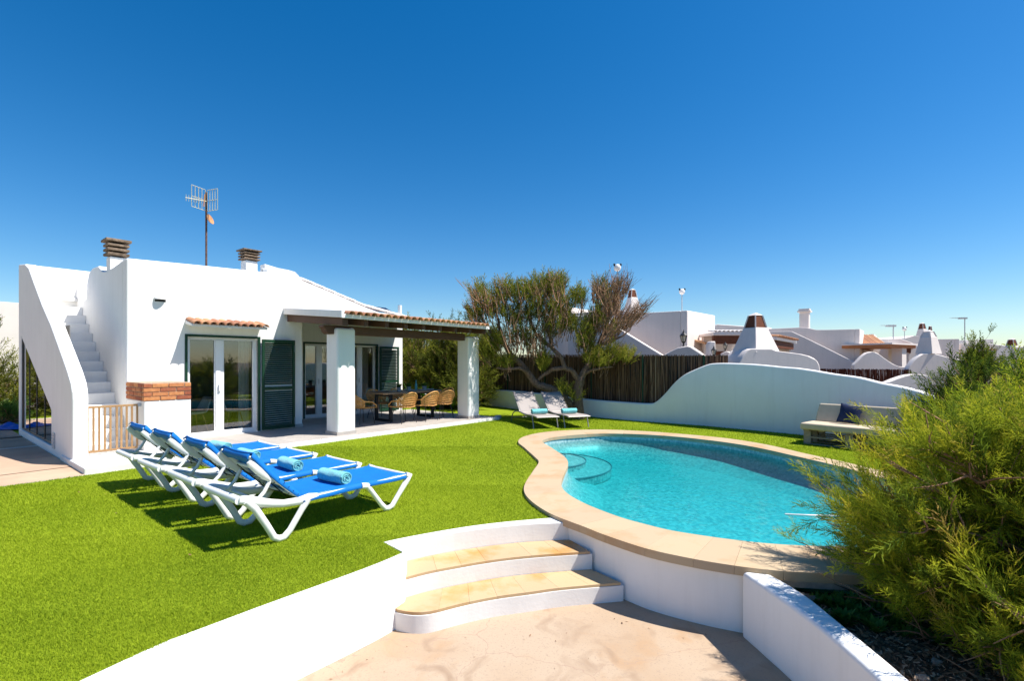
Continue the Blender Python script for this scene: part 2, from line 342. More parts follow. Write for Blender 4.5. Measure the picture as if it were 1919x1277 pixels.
# pool basin, steps inside, water
nI = len(IC)
pb = MB()
def off(P, d):
    out = []; n = len(P)
    for i in range(n):
        a = np.array(P[i-1]); b = np.array(P[(i+1) % n]); t = b-a; t /= np.linalg.norm(t); out.append((P[i][0]+t[1]*d, P[i][1]-t[0]*d))
    return out
lev = [(-.0, 0.), (-.02, .0), (-.15, -.015), (-.27, -.10), (-.39, -.28), (-.47, -.55)]
rings = []
for z, d in lev: rings.append([(x, y, z) for x, y in off(IC, d)])
vs_ = [p for r in rings for p in r]; fs_ = []
for i in range(len(rings)-1):
    for k in range(nI): fs_.append((i*nI+k, i*nI+(k+1) % nI, (i+1)*nI+(k+1) % nI, (i+1)*nI+k))
pb.add(vs_, fs_)
L5 = [(x, y) for x, y, z in rings[-1]]
tri = tessellate_polygon([[Vector((x, y, 0)) for x, y in L5]])
pb.add([(x, y, -.47) for x, y in L5], [tuple(t) for t in tri])
pool = empty('swimming_pool', (0, 0, 0), 0, 'kidney-shaped turquoise swimming pool with a sand-coloured stone rim', 'swimming pool')
basin = pb.build('basin', 'mosaic', pool, smooth=40)
for k, (r, z) in enumerate(((.30, -.15), (.68, -.23), (1.15, -.32))):
    c = (.72, 9.35); st = MB(); arc = [(c[0]+r*math.cos(R(a)), c[1]+r*math.sin(R(a))*1.05) for a in range(-98, 82, 6)]
    st.slab([(c[0]-.1, c[1]+.2)]+arc, -.46, z); o = st.build('pool_step', 'mosaic', pool)
    MB().tube([(x, y, z+.003) for x, y in arc], .012, 6).build('step_edge', 'mosaic_edge', o)
wt = MB().slab(off(IC, .06), -1.0, -.085)
ST(wt.build('water', 'water'))
# coping: cast stones with narrow joints
NS = 30
for sgi in range(NS):
    i0 = sgi*nI//NS; i1 = (sgi+1)*nI//NS
    idx = list(range(i0, i1+1))
    a = [OC[i % nI] for i in idx]; b = [IC[i % nI] for i in idx]
    b = [lerp2(p, q, -.03) for p, q in zip(b, a)]
    g_ = .0009
    def shrink(l):
        l = list(l); 
        for e, f in ((0, 1), (-1, -2)):
            d = math.dist(l[e], l[f]); l[e] = lerp2(l[e], l[f], min(.4, g_/d))
        return l
    a = shrink(a); b = shrink(b)
    MB().slab(a+b[::-1], -.030, .042).build('coping_stone', 'coping', pool, smooth=50, bevel=.005, bseg=2)
bed = MB(); ring_o = [lerp2(p, q, .18) for p, q in zip(OC, IC)]; ring_i = [lerp2(p, q, .95) for p, q in zip(OC, IC)]
bv = [(x, y, .030) for x, y in ring_o]+[(x, y, .030) for x, y in ring_i]+[(x, y, -.12) for x, y in ring_o]+[(x, y, -.12) for x, y in ring_i]
bf = []
for k in range(nI):
    l = (k+1) % nI; bf += [(k, l, nI+l, nI+k), (k, 2*nI+k, 2*nI+l, l)]
bed.add(bv, bf).build('mortar_bed', 'joint', pool)

# pool-side retaining wall + right-hand bed wall (white stucco)
i0, i1 = 9*SUBD-3, 15*SUBD
wp = [lerp2(OC[i], IC[i], .10) for i in range(i0, i1)]; wi = [lerp2(OC[i], IC[i], .62) for i in range(i0, i1)]
o = MB().slab(wp+wi[::-1], -.52, -.03).build('pool_retaining_wall', 'stucco', None, smooth=45)
tag(o, 'curved white stucco wall holding up the pool rim beside the steps', 'wall')
rw = [(1.78,3.82),(1.86,3.27),(1.885,2.9),(1.87,2.45),(1.80,1.5),(1.6,0.),(1.4,-3.)]
rwi = [(1.98,3.76),(2.045,3.43),(2.045,3.08),(2.03,2.5),(1.96,1.5),(1.76,0.),(1.56,-3.)]
rw = [tuple(p) for p in catmull(rw, 4)]; rwi = [tuple(p) for p in catmull(rwi, 4)]
o = MB().slab(rw+rwi[::-1], -.52, 0.005).build('planter_wall', 'stucco', None, smooth=45, bevel=.03, bseg=4)
tag(o, 'low white wall with rounded top between terrace and soil bed', 'wall')
# lawn retaining wall on the left of the steps
lw = [(-4.4,-3.2),(-3.35,0.),(-2.2,2.5),(-1.85,3.05),(-1.17,3.86),(-.94,4.18)]
lwo = [(-4.24,-3.25),(-3.19,-.05),(-2.04,2.42),(-1.70,2.95),(-1.03,3.75),(-.875,4.02)]
lw = [tuple(p) for p in catmull(lw, 4)]; lwo = [tuple(p) for p in catmull(lwo, 4)]
o = MB().slab(lw+[(-.90,4.22)]+lwo[::-1], -.52, .004).build('lawn_retaining_wall', 'stucco', None, smooth=45, bevel=.012)
tag(o, 'long white retaining wall along the near edge of the lawn', 'wall')
# steps
steps = empty('garden_steps', (0, 4.4, -.5), 0, 'three curved white steps with orange sandstone treads leading up to the lawn', 'steps')
def stepmesh(poly, z0, z1, name, m, bev=.006):
    q = [(x, y-4.4) for x, y in poly]
    return MB().slab(q, z0+.5, z1+.5).build(name, m, steps, smooth=45, bevel=bev)
e0 = [(-1.16,4.43),(-.92,4.59),(-.48,4.83),(-.07,4.99),(.45,5.13)]
t1b = [(-.98,4.42),(-.76,4.56),(-.47,4.71),(-.15,4.83),(.18,4.92),(.58,4.97)]
t1f = [(-.90,4.08),(-.71,4.21),(-.43,4.345),(-.23,4.43),(.01,4.51),(.32,4.58),(.74,4.65)]
t2f = [(-.975,3.97),(-.93,3.90),(-.83,3.855),(-.73,3.84),(-.62,3.865),(-.4,3.985),(-.13,4.10),(.15,4.18),(.44,4.265),(.97,4.36)]
cm = lambda l: [tuple(p) for p in catmull(l, 5)]
e0c, t1bc, t1fc, t2fc = cm(e0), cm(t1b), cm(t1f), cm(t2f)
stepmesh(e0c+[(.62,5.0)]+t1bc[::-1]+[(-.93,4.2)], -.52, .004, 'riser', 'stucco')
stepmesh([(-.97,4.43)]+[(x, y+.0) for x, y in t1bc][1:]+[(.76,4.66)]+t1fc[::-1], -.52, -.195, 'riser', 'stucco')
stepmesh([(-.93,4.10)]+t1fc+[(.99,4.37)]+t2fc[::-1], -.52, -.36, 'riser', 'stucco')
def tread(back, front, z, cuts, inset=.012):
    def at(l, t):
        d = [0]
        for a, b in zip(l, l[1:]): d.append(d[-1]+math.dist(a, b))
        t *= d[-1]
        for i in range(len(l)-1):
            if d[i+1] >= t: return lerp2(l[i], l[i+1], (t-d[i])/(d[i+1]-d[i]+1e-9))
        return l[-1]
    for a, b in zip(cuts, cuts[1:]):
        ts = [a+.0003+(b-a-.0006)*k/6 for k in range(7)]
        f = [at(front, t) for t in ts]; bk = [at(back, t) for t in ts]
        f = [lerp2(p, q, .02) for p, q in zip(f, bk)]; bk = [lerp2(q, p, .015) for p, q in zip(f, bk)]
        stepmesh(f+bk[::-1], z-.022, z, 'tread_stone', 'sandstone', .0015)
tread(t1bc, t1fc, -.17, [0, .17, .30, .43, .68, .84, 1])
tread([(-.90,4.085)]+t1fc[1:], t2fc[3:], -.335, [0, .20, .33, .45, .57, .72, .86, 1])

# paved yard on the left: big stones
pv = empty('paved_yard', (0, 0, 0)); tag(pv, kind='structure')
rr = random.Random(3)
sx = [-9, -7.3, -5.6, -3.9, -2.35, -.96]; ny = [2.09, 1.2, -.2, -1.8, -3.6, -5.6, -8]
for i in range(len(sx)-1):
    for j in range(len(ny)-1):
        j0 = rr.uniform(-.15, .15) if 0 < i else 0
        s0, s1 = sx[i]+.006, sx[i+1]-.006; n0, n1 = ny[j]-.006+(j0 if j else 0), ny[j+1]+.006+j0
        MB().slab([HW(s0, n0)[:2], HW(s1, n0)[:2], HW(s1, n1)[:2], HW(s0, n1)[:2]], -.09, .016).build('paving_slab', 'pavement', pv, bevel=.004)
MB().slab([HW(-9, 2.085)[:2], HW(-.96, 2.085)[:2], HW(-.96, -8.2)[:2], HW(-9, -8.2)[:2]], -.095, .011).build('joint_bed', 'joint', pv)

# ================================================================== the villa
villa = empty('villa', HW(0, 0, 0), HROT, 'white flat-roofed villa with green shutters, outside stair and tiled porch', 'house')
F_ = lambda a, b, d: (a, -d, b)          # (s, z, n) -> local
S_ = lambda a, b, d: (d, -a, b)          # (n, z, s) -> local
def rect(a0, b0, a1, b1): return [(a0, b0), (a1, b0), (a1, b1), (a0, b1)]
ZP = .08
fp = [(0,-.1),(3.41,-.1),(3.41,3.60),(3.36,3.66),(3.25,3.70),(2.6,3.665),(1.2,3.615),(0,3.56)]
fw = MB().slab(fp, 0, -.25, F_, [rect(.99, ZP, 2.37, 2.15)]).build('front_wall', 'stucco', villa, bevel=.035, bseg=4)
side = [(-.25,-.1),(-6.,-.1),(-6,3.56),(-4.4,3.56),(-3.4,3.05),(-3.18,3.05),(-3.05,3.42),(-2.86,3.62),(-2.6,3.68),(-2.1,3.67),(-1.75,3.52),(-1.45,3.485),(-.95,3.50),(-.5,3.53),(-.25,3.56)]
MB().slab(side, 0, .25, S_).build('side_wall', 'stucco', villa, bevel=.03, bseg=3)
MB().slab(rect(-.25,-.1,-1.5,3.60), 3.16, 3.41, S_).build('side_wall', 'stucco', villa, bevel=.03)
gp = [(3.412,-.1),(7.6,-.1),(7.6,3.10),(6.7,3.15),(6.14,3.31),(5.1,3.61),(4.15,3.86),(4.1,3.97),(4.0,4.05),(3.83,4.075),(3.56,4.085),(3.2,4.14),(3.2,3.3),(3.412,3.3)]
MB().slab(gp, -1.5, -1.75, F_, [rect(4.27, ZP, 5.25, 2.14), rect(5.55, ZP, 6.6, 2.14)]).build('gable_wall', 'stucco', villa, bevel=.03)
MB().slab(rect(-1.75,-.1,-6,3.08), 7.35, 7.6, S_).build('side_wall', 'stucco', villa)
MB().box(0,6,-.1,7.6,6.25,3.4).build('rear_wall', 'stucco', villa)
MB().box(.25,.25,2.72,3.16,6,2.9).build('roof_terrace', 'stucco_floor', villa)
rf = MB(); rf.hexa([(3.42,1.75,3.9),(7.34,1.75,3.0),(7.34,6,3.0),(3.42,6,3.9),(3.42,1.75,4.0),(7.34,1.75,3.1),(7.34,6,3.1),(3.42,6,4.0)])
roofB = rf.build('pitched_roof', 'tile_white', villa)
# verge tiles along the gable slope
def barrel(L, r0, r1, name, t=.014, seg=7):
    b = MB(); vs = []
    for x, r in ((0, r0), (L, r1)):
        for rr_ in (r, r-t): vs += [(x, rr_*math.cos(math.pi*k/seg), rr_*math.sin(math.pi*k/seg)*.85) for k in range(seg+1)]
    n = seg+1; fs = []
    for k in range(seg):
        fs += [(k, k+1, 2*n+k+1, 2*n+k), (n+k+1, n+k, 3*n+k, 3*n+k+1), (k+1, k, n+k, n+k+1), (2*n+k, 2*n+k+1, 3*n+k+1, 3*n+k)]
    for k in (0, seg): fs.append((k, n+k, 3*n+k, 2*n+k))
    b.add(vs, fs); me = b.mesh(name, 50); return me
vt = barrel(.40, .085, .075, 'verge_tile'); vt.materials.append(M['tile_white'])
for (a, b) in (((4.18, 3.87), (6.15, 3.325)), ((6.15, 3.325), (7.6, 3.11))):
    n = int(round(math.dist(a, b)/.315)); ang = math.atan2(b[1]-a[1], b[0]-a[0])
    for k in range(n):
        t = k/n; link('verge_tile', vt, roofB, loc=(a[0]+(b[0]-a[0])*t, 1.6, a[1]+(b[1]-a[1])*t+.012), rot=(0, -ang-.05+.02*math.sin(k*3), 0))
# wing wall beside the stair, stair, rear parapet
wg = [(1.14,-.1),(-4.3,-.1),(-4.3,3.83),(-3.5,3.74),(-3.0,3.59),(-2.4,3.24),(-1.46,2.71),(-.63,2.305),(.1,1.88),(.76,1.49),(1.02,1.30),(1.12,1.16),(1.14,1.05)]
MB().slab(wg, -.95, -.75, S_, [[(-.55,.14),(-.55,.75),(-.63,.80),(-4.06,2.22),(-4.06,.14)]]).build('wing_wall', 'stucco', villa, bevel=.03, bseg=3)
MB().box(-.75,4.1,2.9,1.6,4.3,3.82).build('rear_parapet', 'stucco', villa, bevel=.03)
MB().box(-.60,3.98,3.06,.0,4.1,3.14).build('ledge', 'stucco_floor', villa, bevel=.01)
zs = .216; nn = .45
for k in range(14):
    z = zs+.2048*k; n0 = nn-.300*k
    MB().box(-.75, -n0, -.1 if k == 0 else z-.5, 0.0, -(n0-.300 if k < 13 else -4.1), z).build('stair_step', 'stucco', villa, bevel=.012)
MB().box(-.975, -2.075, -.1, .30, -.4, .10).build('stair_landing', 'stucco_floor', villa, bevel=.015)
# glazed panel in the wing wall
gl = MB()
for q in ((-.555,.14,-.555,.77),(-4.06,.14,-4.06,2.2)): gl.tube([(-.90,-q[0],q[1]),(-.90,-q[2],q[3])], .025, 4)
gl.tube([(-.90,.56,.16),(-.90,4.06,.16)], .025, 4); gl.tube([(-.90,.56,.77),(-.90,4.06,2.2)], .025, 4)
gf = gl.build('glazed_panel', 'black_metal', villa)
for k in range(4):
    a = -.58-k*.872; b = a-.855; za = .77+(-.58-a)/3.48*1.42; zb = .77+(-.58-b)/3.48*1.42
    MB().slab([(a,.16),(b,.16),(b,zb),(a,za)], -.905, -.893, S_).build('pane', 'glass_dark', gf)
    if k: MB().box(-.915, -a-.012, .16, -.885, -a+.012, za).build('mullion', 'black_metal', gf)
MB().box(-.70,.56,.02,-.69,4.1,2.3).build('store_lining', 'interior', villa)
v_ = MB().box(-.966, .18, .13, -.953, .36, .40)
for k in range(4): v_.box(-.972, .20, .16+.06*k, -.966, .34, .19+.06*k)
v_.build('vent_plate', 'grey_plastic', villa)

# chimneys on the roof
def chimney(s, n, w_, zb, zt, zc, nslab):
    c = MB().box(s, -n, zb, s+w_, -n+w_, zt).build('chimney', 'stucco', villa, bevel=.015)
    h = (zc-zt)/nslab
    MB().box(s+.06, -n+.06, zt, s+w_-.06, -n+w_-.06, zc-.02).build('flue', 'black_metal', c)
    for k in range(nslab):
        e = .045 if k < nslab-1 else .075
        MB().box(s-e, -n-e, zt+h*k+h*.30, s+w_+e, -n+w_+e, zt+h*(k+1)-.012).build('cap_slab', 'chimney_slab', c, bevel=.01)
chimney(.012, -1.2, .27, 2.9, 3.76, 4.13, 4)
chimney(2.36, -.6, .27, 2.9, 3.99, 4.26, 4)
b_ = MB().box(2.72,.62,3.4,2.86,.66,3.86); b_.box(2.74,.60,3.70,2.84,.63,3.84); b_.build('junction_box', 'grey_plastic', villa, bevel=.01)
# vent cowl on the front wall, lamp over the door
vm = MB().grid(lambda u, v: (.50+.10*math.cos(math.pi*(1-u))+.02, -.005-.10*math.sin(math.pi*u)*math.sin(v*math.pi/2), 2.84+.10*math.cos(v*math.pi/2)*math.sin(math.pi*u)), 12, 5)
vm.build('vent_cowl', 'stucco', villa, smooth=60)
MB().box(.44,-.004,2.80,.62,.01,2.85).build('vent_opening', 'black_metal', villa)

# doors
def door(s0, s1, n, z0, z1, mull, name, curtain=None):
    d = MB(); y = -n+.09                                   # white frame set back in the opening
    fr = .055
    d.box(s0+.0, y, z0, s0+fr, y+.06, z1); d.box(s1-fr, y, z0, s1, y+.06, z1); d.box(s0+fr, y, z1-fr, s1-fr, y+.06, z1); d.box(s0+fr, y, z0, s1-fr, y+.06, z0+.09)
    d.box(mull-.075, y-.012, z0+.09, mull+.075, y+.05, z1-fr)
    o = d.build(name, 'pvc', villa, bevel=.006)
    for a, b in ((s0+fr, mull-.075), (mull+.075, s1-fr)):
        MB().box(a+.002, y+.022, z0+.092, b-.002, y+.030, z1-fr-.002).build('pane', 'glass', o)
        t = MB(); t.box(a, y+.006, z0+.09, a+.02, y+.05, z1-fr-.003); t.box(b-.02, y+.006, z0+.09, b, y+.05, z1-fr-.003); t.build('sash', 'pvc', o)
    MB().box(mull-.02, y-.05, 1.02, mull+.02, y-.012, 1.16).build('handle', 'pvc', o)
    g = MB(); e = .045; yy = -n-.022
    g.box(s0-e, yy, z0, s0, -n+.085, z1+e); g.box(s1, yy, z0, s1+e, -n+.085, z1+e); g.box(s0, yy, z1, s1, -n+.085, z1+e)
    g.build('door_frame', 'green_paint', o, bevel=.004)
    MB().box(s0-.03, -n-.03, ZP-.02, s1+.03, -n+.09, z0).build('threshold', 'stucco_floor', o)
    return o
def shutter(s0, s1, n, z0, z1, tilt=0.):
    W = s1-s0; root = MB(); st = .055
    root.box(0, -.02, 0, st, .02, z1-z0); root.box(W-st, -.02, 0, W, .02, z1-z0); root.box(st, -.02, 0, W-st, .02, .09); root.box(st, -.02, z1-z0-.07, W-st, .02, z1-z0)
    zm = (z1-z0)*.44; root.box(st, -.02, zm, W-st, .02, zm+.07)
    o = root.build('shutter', 'green_paint', villa, bevel=.004); o.location = (s0, -n, z0); o.rotation_euler = (0, 0, tilt)
    me = MB().box(0, -.024, -.004, W-2*st, .024, .004).mesh('slat'); me.materials.append(M['green_paint'])
    z = .115
    while z < z1-z0-.09:
        if not (zm-.02 < z < zm+.09): link('slat', me, o, loc=(st, 0, z), rot=(R(-38), 0, 0))
        z += .048
    h = MB()
    for q in (.15, z1-z0-.2): h.box(W-.012, -.032, q-.08, W+.004, -.02, q+.08)
    h.build('hinge', 'grey_plastic', o)
    return o
door(.99, 2.37, 0, ZP+.01, 2.15, 1.61, 'glass_door')
door(4.27, 5.25, -1.5, ZP+.01, 2.14, 4.74, 'glass_door')
door(5.55, 6.6, -1.5, ZP+.01, 2.14, 6.05, 'glass_door')
shutter(2.43, 3.17, .06, ZP+.03, 2.14, R(-2))
shutter(6.67, 7.38, -1.44, ZP+.03, 2.12, R(-2))
# rooms behind the doors
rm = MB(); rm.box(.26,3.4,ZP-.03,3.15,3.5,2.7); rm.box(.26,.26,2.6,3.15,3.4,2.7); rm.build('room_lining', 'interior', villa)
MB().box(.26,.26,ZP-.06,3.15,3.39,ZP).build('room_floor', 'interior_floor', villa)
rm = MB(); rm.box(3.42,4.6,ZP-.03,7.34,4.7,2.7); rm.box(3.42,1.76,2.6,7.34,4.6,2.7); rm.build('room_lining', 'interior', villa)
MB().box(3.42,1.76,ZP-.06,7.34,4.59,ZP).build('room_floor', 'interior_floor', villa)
cu = MB().grid(lambda u, v: (6.30+.26*u-.05*math.sin(v*3)*(1-v), 1.86+.03*math.sin(u*22), 2.1-1.95*v), 24, 6); cu.build('curtain', 'curtain', villa, smooth=60)
cu = MB().grid(lambda u, v: (2.12+.24*u, .40+.03*math.sin(u*20), 2.1-2.0*v), 20, 4); cu.build('curtain', 'curtain', villa, smooth=60)

# faint render joints on the front wall
for s_, z0_, z1_ in ((.955, 2.60, 3.56), (1.72, 2.62, 3.58), (2.50, 2.62, 3.62)):
    MB().box(s_-.006, -.004, z0_, s_+.006, .01, z1_).build('render_joint', 'stucco_floor', fw)
# tiled eave over the first door
ev = MB(); ev.hexa([(.95,-.36,2.335),(2.42,-.36,2.335),(2.42,0,2.40),(.95,0,2.40),(.95,-.36,2.385),(2.42,-.36,2.385),(2.42,0,2.47),(.95,0,2.47)])
eave = ev.build('door_eave', 'stucco', villa, bevel=.006)
et = barrel(.25, .078, .070, 'roof_tile'); et.materials.append(M['terracotta'])
sl = math.atan2(.085, .36)
for k in range(10):
    for c in range(2):
        link('roof_tile', et, eave, loc=(1.03+k*.146, -.43+.185*c, 2.380+.045*c+.004*math.sin(k*5+c)), rot=(0, -sl, R(90)+.02*math.sin(7*k+c)))
MB().lathe([(.0,-.03),(.035,-.025),(.05,0.),(.05,.02),(.02,.03)], 12, (1.72,-.16,2.345)).build('eave_lamp', 'plate', eave, smooth=50)

# porch: deck, beam, rafters, columns, tiles
def zr(n): return 2.80-(n+0.0)*(.21/2.39)                       # top of the deck
dk = MB(); x0, x1 = 2.97, 7.42
dk.hexa([(3.42,1.5,zr(-1.5)-.05),(x1,1.5,zr(-1.5)-.05),(x1,0,zr(0)-.05),(3.42,0,zr(0)-.05),(3.42,1.5,zr(-1.5)),(x1,1.5,zr(-1.5)),(x1,0,zr(0)),(3.42,0,zr(0))])
dk.hexa([(x0,-2.37,zr(2.37)-.05),(x1,-2.37,zr(2.37)-.05),(x1,0.0,zr(0)-.05),(x0,0.0,zr(0)-.05),(x0,-2.37,zr(2.37)),(x1,-2.37,zr(2.37)),(x1,0.0,zr(0)),(x0,0.0,zr(0))])
porch = dk.build('porch_roof', 'ceiling_wood', villa)
fs = MB(); fs.hexa([(x0-.02,-2.40,zr(2.4)-.065),(x1+.02,-2.40,zr(2.4)-.065),(x1+.02,-2.372,zr(2.4)-.065),(x0-.02,-2.372,zr(2.4)-.065),(x0-.02,-2.40,zr(2.4)+.022),(x1+.02,-2.40,zr(2.4)+.022),(x1+.02,-2.372,zr(2.4)+.022),(x0-.02,-2.372,zr(2.4)+.022)])
fs.build('fascia', 'stucco', porch, bevel=.006)
vg = MB(); vg.hexa([(x0-.035,-2.40,zr(2.4)-.06),(x0-.002,-2.40,zr(2.4)-.06),(x0-.002,-.002,zr(0)-.06),(x0-.035,-.002,zr(0)-.06),(x0-.035,-2.40,zr(2.4)+.085),(x0+.06,-2.40,zr(2.4)+.11),(x0+.06,-.002,zr(0)+.11),(x0-.035,-.002,zr(0)+.085)])
vg.build('verge_board', 'stucco', porch, bevel=.01)
def rafter(s, n0, n1, w_=.10, h=.15):
    r = MB(); r.hexa([(s,-n1,zr(n1)-.052-h),(s+w_,-n1,zr(n1)-.052-h),(s+w_,-n0,zr(n0)-.052-h),(s,-n0,zr(n0)-.052-h),(s,-n1,zr(n1)-.052),(s+w_,-n1,zr(n1)-.052),(s+w_,-n0,zr(n0)-.052),(s,-n0,zr(n0)-.052)])
    return r.build('rafter', 'dark_wood', porch, bevel=.008)
rafter(3.02, .02, 2.30, .13, .17)
for k in range(1, 9): rafter(3.02+k*.535, -1.48 if k else .02, 2.28)
bm_ = MB(); bm_.slab([(2.90,2.40),(2.90,2.36),(2.95,2.33),(2.97,2.26),(3.03,2.225),(7.10,2.225),(7.10,2.41),(2.90,2.41)], 1.59, 1.80, F_); bm_.build('porch_beam', 'dark_wood', porch, bevel=.01)
for s in (3.14, 7.115):
    c = MB(); w_ = .45
    c.box(s, -1.92, ZP, s+w_, -1.47, 2.36 if s < 5 else 2.34)
    o = c.build('porch_column', 'stucco', villa); b = o.modifiers.new('bevel', 'BEVEL'); b.width = .055; b.segments = 4; b.limit_method = 'ANGLE'
    k_ = MB().box(s-.006, -1.926, ZP, s+w_+.006, -1.464, ZP+.07).build('skirting', 'patio_tile', o)
MB().box(3.50,-1.86,2.33,3.56,-1.80,2.37).build('beam_lamp', 'plate', porch)
pt = barrel(.46, .088, .078, 'roof_tile'); pt.materials.append(M['terracotta'])
nt_ = 24; sp = (x1-x0-.15)/nt_; slp = math.atan2(.21, 2.39)
for k in range(nt_):
    for c in range(6):
        link('roof_tile', pt, porch, loc=(x0+.15+k*sp, -2.50+.40*c, zr(2.50-.40*c)+.018+.012*(c > 0)+.004*math.sin(k*9+c*2)), rot=(0, -slp-.012, R(90)+.018*math.sin(k*5.3+c*2)))
# scalloped infill between the tile mouths
# skirting along the walls, pvc pipe etc
MB().box(3.18,-.012,ZP,3.415,-.001,ZP+.08).build('skirting', 'patio_tile', villa)

# patio: slab with tiles on it
patio = empty('patio', HW(0, 0, 0), HROT); tag(patio, kind='structure')
pl = lambda s: 2.10+.022*max(0, s-.3)
pp = [(.302,-pl(.302)),(8.02,-pl(8.02)),(8.02,1.5),(3.42,1.498),(3.42,.0),(.302,.0)]
MB().slab(pp, -.12, ZP-.012).build('patio_kerb', 'stucco', patio, bevel=.01)
ts = .6
i = .30
s = .31
while s < 7.95:
    s1 = min(s+ts, 7.94); n = 2.0; e = pl(s)-.10; nlist = [e]
    q = 1.6
    while q > (-1.5 if s1 > 3.45 else 0): nlist.append(q); q -= ts
    nlist.append(-1.495 if s1 > 3.45 else 0.0)
    for a, b in zip(nlist, nlist[1:]):
        if a-b < .03: continue
        MB().box(s+.002, -a+.002, ZP-.012, s1-.002, -b-.002, ZP).build('floor_tile', 'patio_tile', patio)
    s += ts

# ================================================================== things on and around the patio
# masonry block with a brick band
blk = empty('masonry_block', HW(0, 0, 0), HROT, 'white masonry block topped with a band of red bricks beside the glass door', 'barbecue block')
MB().box(.0,-1.05,ZP-.02,.712,-.004,.955).build('block_body', 'stucco', blk, bevel=.02, bseg=3)
MB().box(.006,-1.044,.955,.706,-.006,1.262).build('mortar_core', 'mortar', blk)
rr = random.Random(5); hb = .0625; gap = .0135
def brick(s0, s1, n0, n1, z):
    MB().box(s0+rr.uniform(-.003, .003), -n1-rr.uniform(-.003, .004), z, s1, -n0, z+hb).build('brick', 'brick', blk, bevel=.005)
for c in range(4):
    z = .958+c*(hb+gap); d = c % 2
    cut = [-.008, .24, .485, .72] if d == 0 else [-.008, .12, .365, .61, .72]
    for a, b in zip(cut, cut[1:]): brick(a, b-.011, .95, 1.058, z)
    cut = [.004, .12, .365, .61, .855, .938] if d == 0 else [.004, .24, .485, .73, .938]
    for a, b in zip(cut, cut[1:]): MB().box(-.008-rr.uniform(0, .004), -b+.011, z, .10, -a, z+hb).build('brick', 'brick', blk, bevel=.005)
# wooden stair gate
gt = empty('stair_gate', HW(-.75, .88, .1), HROT, 'slatted wooden safety gate at the foot of the outside stair', 'gate')
Wg = .73
for z in (.04, .77):
    MB().box(0, -.012, z, Wg, .012, z+.035).build('rail', 'gate_wood', gt, bevel=.004)
sl_ = MB().box(-.014, -.010, .076, .014, .010, .769).mesh('slat'); sl_.materials.append(M['gate_wood'])
for k in range(10): link('slat', sl_, gt, loc=(.035+k*(Wg-.07)/9+(.012 if k == 5 else 0), 0, 0))
for x in (-.012, Wg-.03):
    for z in (.02, .76): MB().box(x, -.03, z, x+.045, .03, z+.06).build('bracket', 'grey_plastic', gt, bevel=.006)
MB().box(.40, -.022, .30, .425, .022, .80).build('latch_bar', 'gate_wood', gt)

# dining chairs of white shell inside the room
def shell_chair(x, n, rz, label):
    e = empty('shell_chair', HW(x, n, ZP+.001), HROT+rz, label, 'chair', 'white shell chairs behind the glass')
    def fn(u, v):
        a = (u-.5)*2
        if v < .5: t = v/.5; return (a*.22*(1-.1*t*t), .22-.40*t, .45+.05*a*a-.012*math.sin(t*3.1))
        t = (v-.5)/.5; return (a*.22*(.9-.25*t*t), -.18-.12*t-.03*(1-a*a)*t, .45+.05*a*a*(1-t)+.36*t)
    m = MB().grid(fn, 8, 12); o = m.build('shell', 'plate', e, smooth=80)
    so = o.modifiers.new('s', 'SOLIDIFY'); so.thickness = .012
    for sx_ in (-1, 1):
        for sy in (-1, 1): MB().tube([(sx_*.13, sy*.11-.02, .44), (sx_*.22, sy*.2-.02, 0)], [.014, .010], 8).build('leg', 'light_wood', e)
    return e
shell_chair(1.22, -.40, R(100), 'white shell chair seen through the left pane of the glass door')
shell_chair(2.04, -.42, R(-100), 'white shell chair seen through the right pane of the glass door')
shell_chair(1.42, -2.3, R(180), 'white shell chair at the far side of the indoor table')
tb = empty('indoor_table', HW(1.65, -1.1, ZP+.001), HROT, 'wooden dining table inside the room behind the glass door', 'table')
MB().box(-.6,-.42,.72,.6,.42,.76).build('table_top', 'light_wood', tb, bevel=.006)
for sx_ in (-1, 1):
    for sy in (-1, 1): MB().box(sx_*.52-.025, sy*.34-.025, 0, sx_*.52+.025, sy*.34+.025, .72).build('leg', 'black_metal', tb)

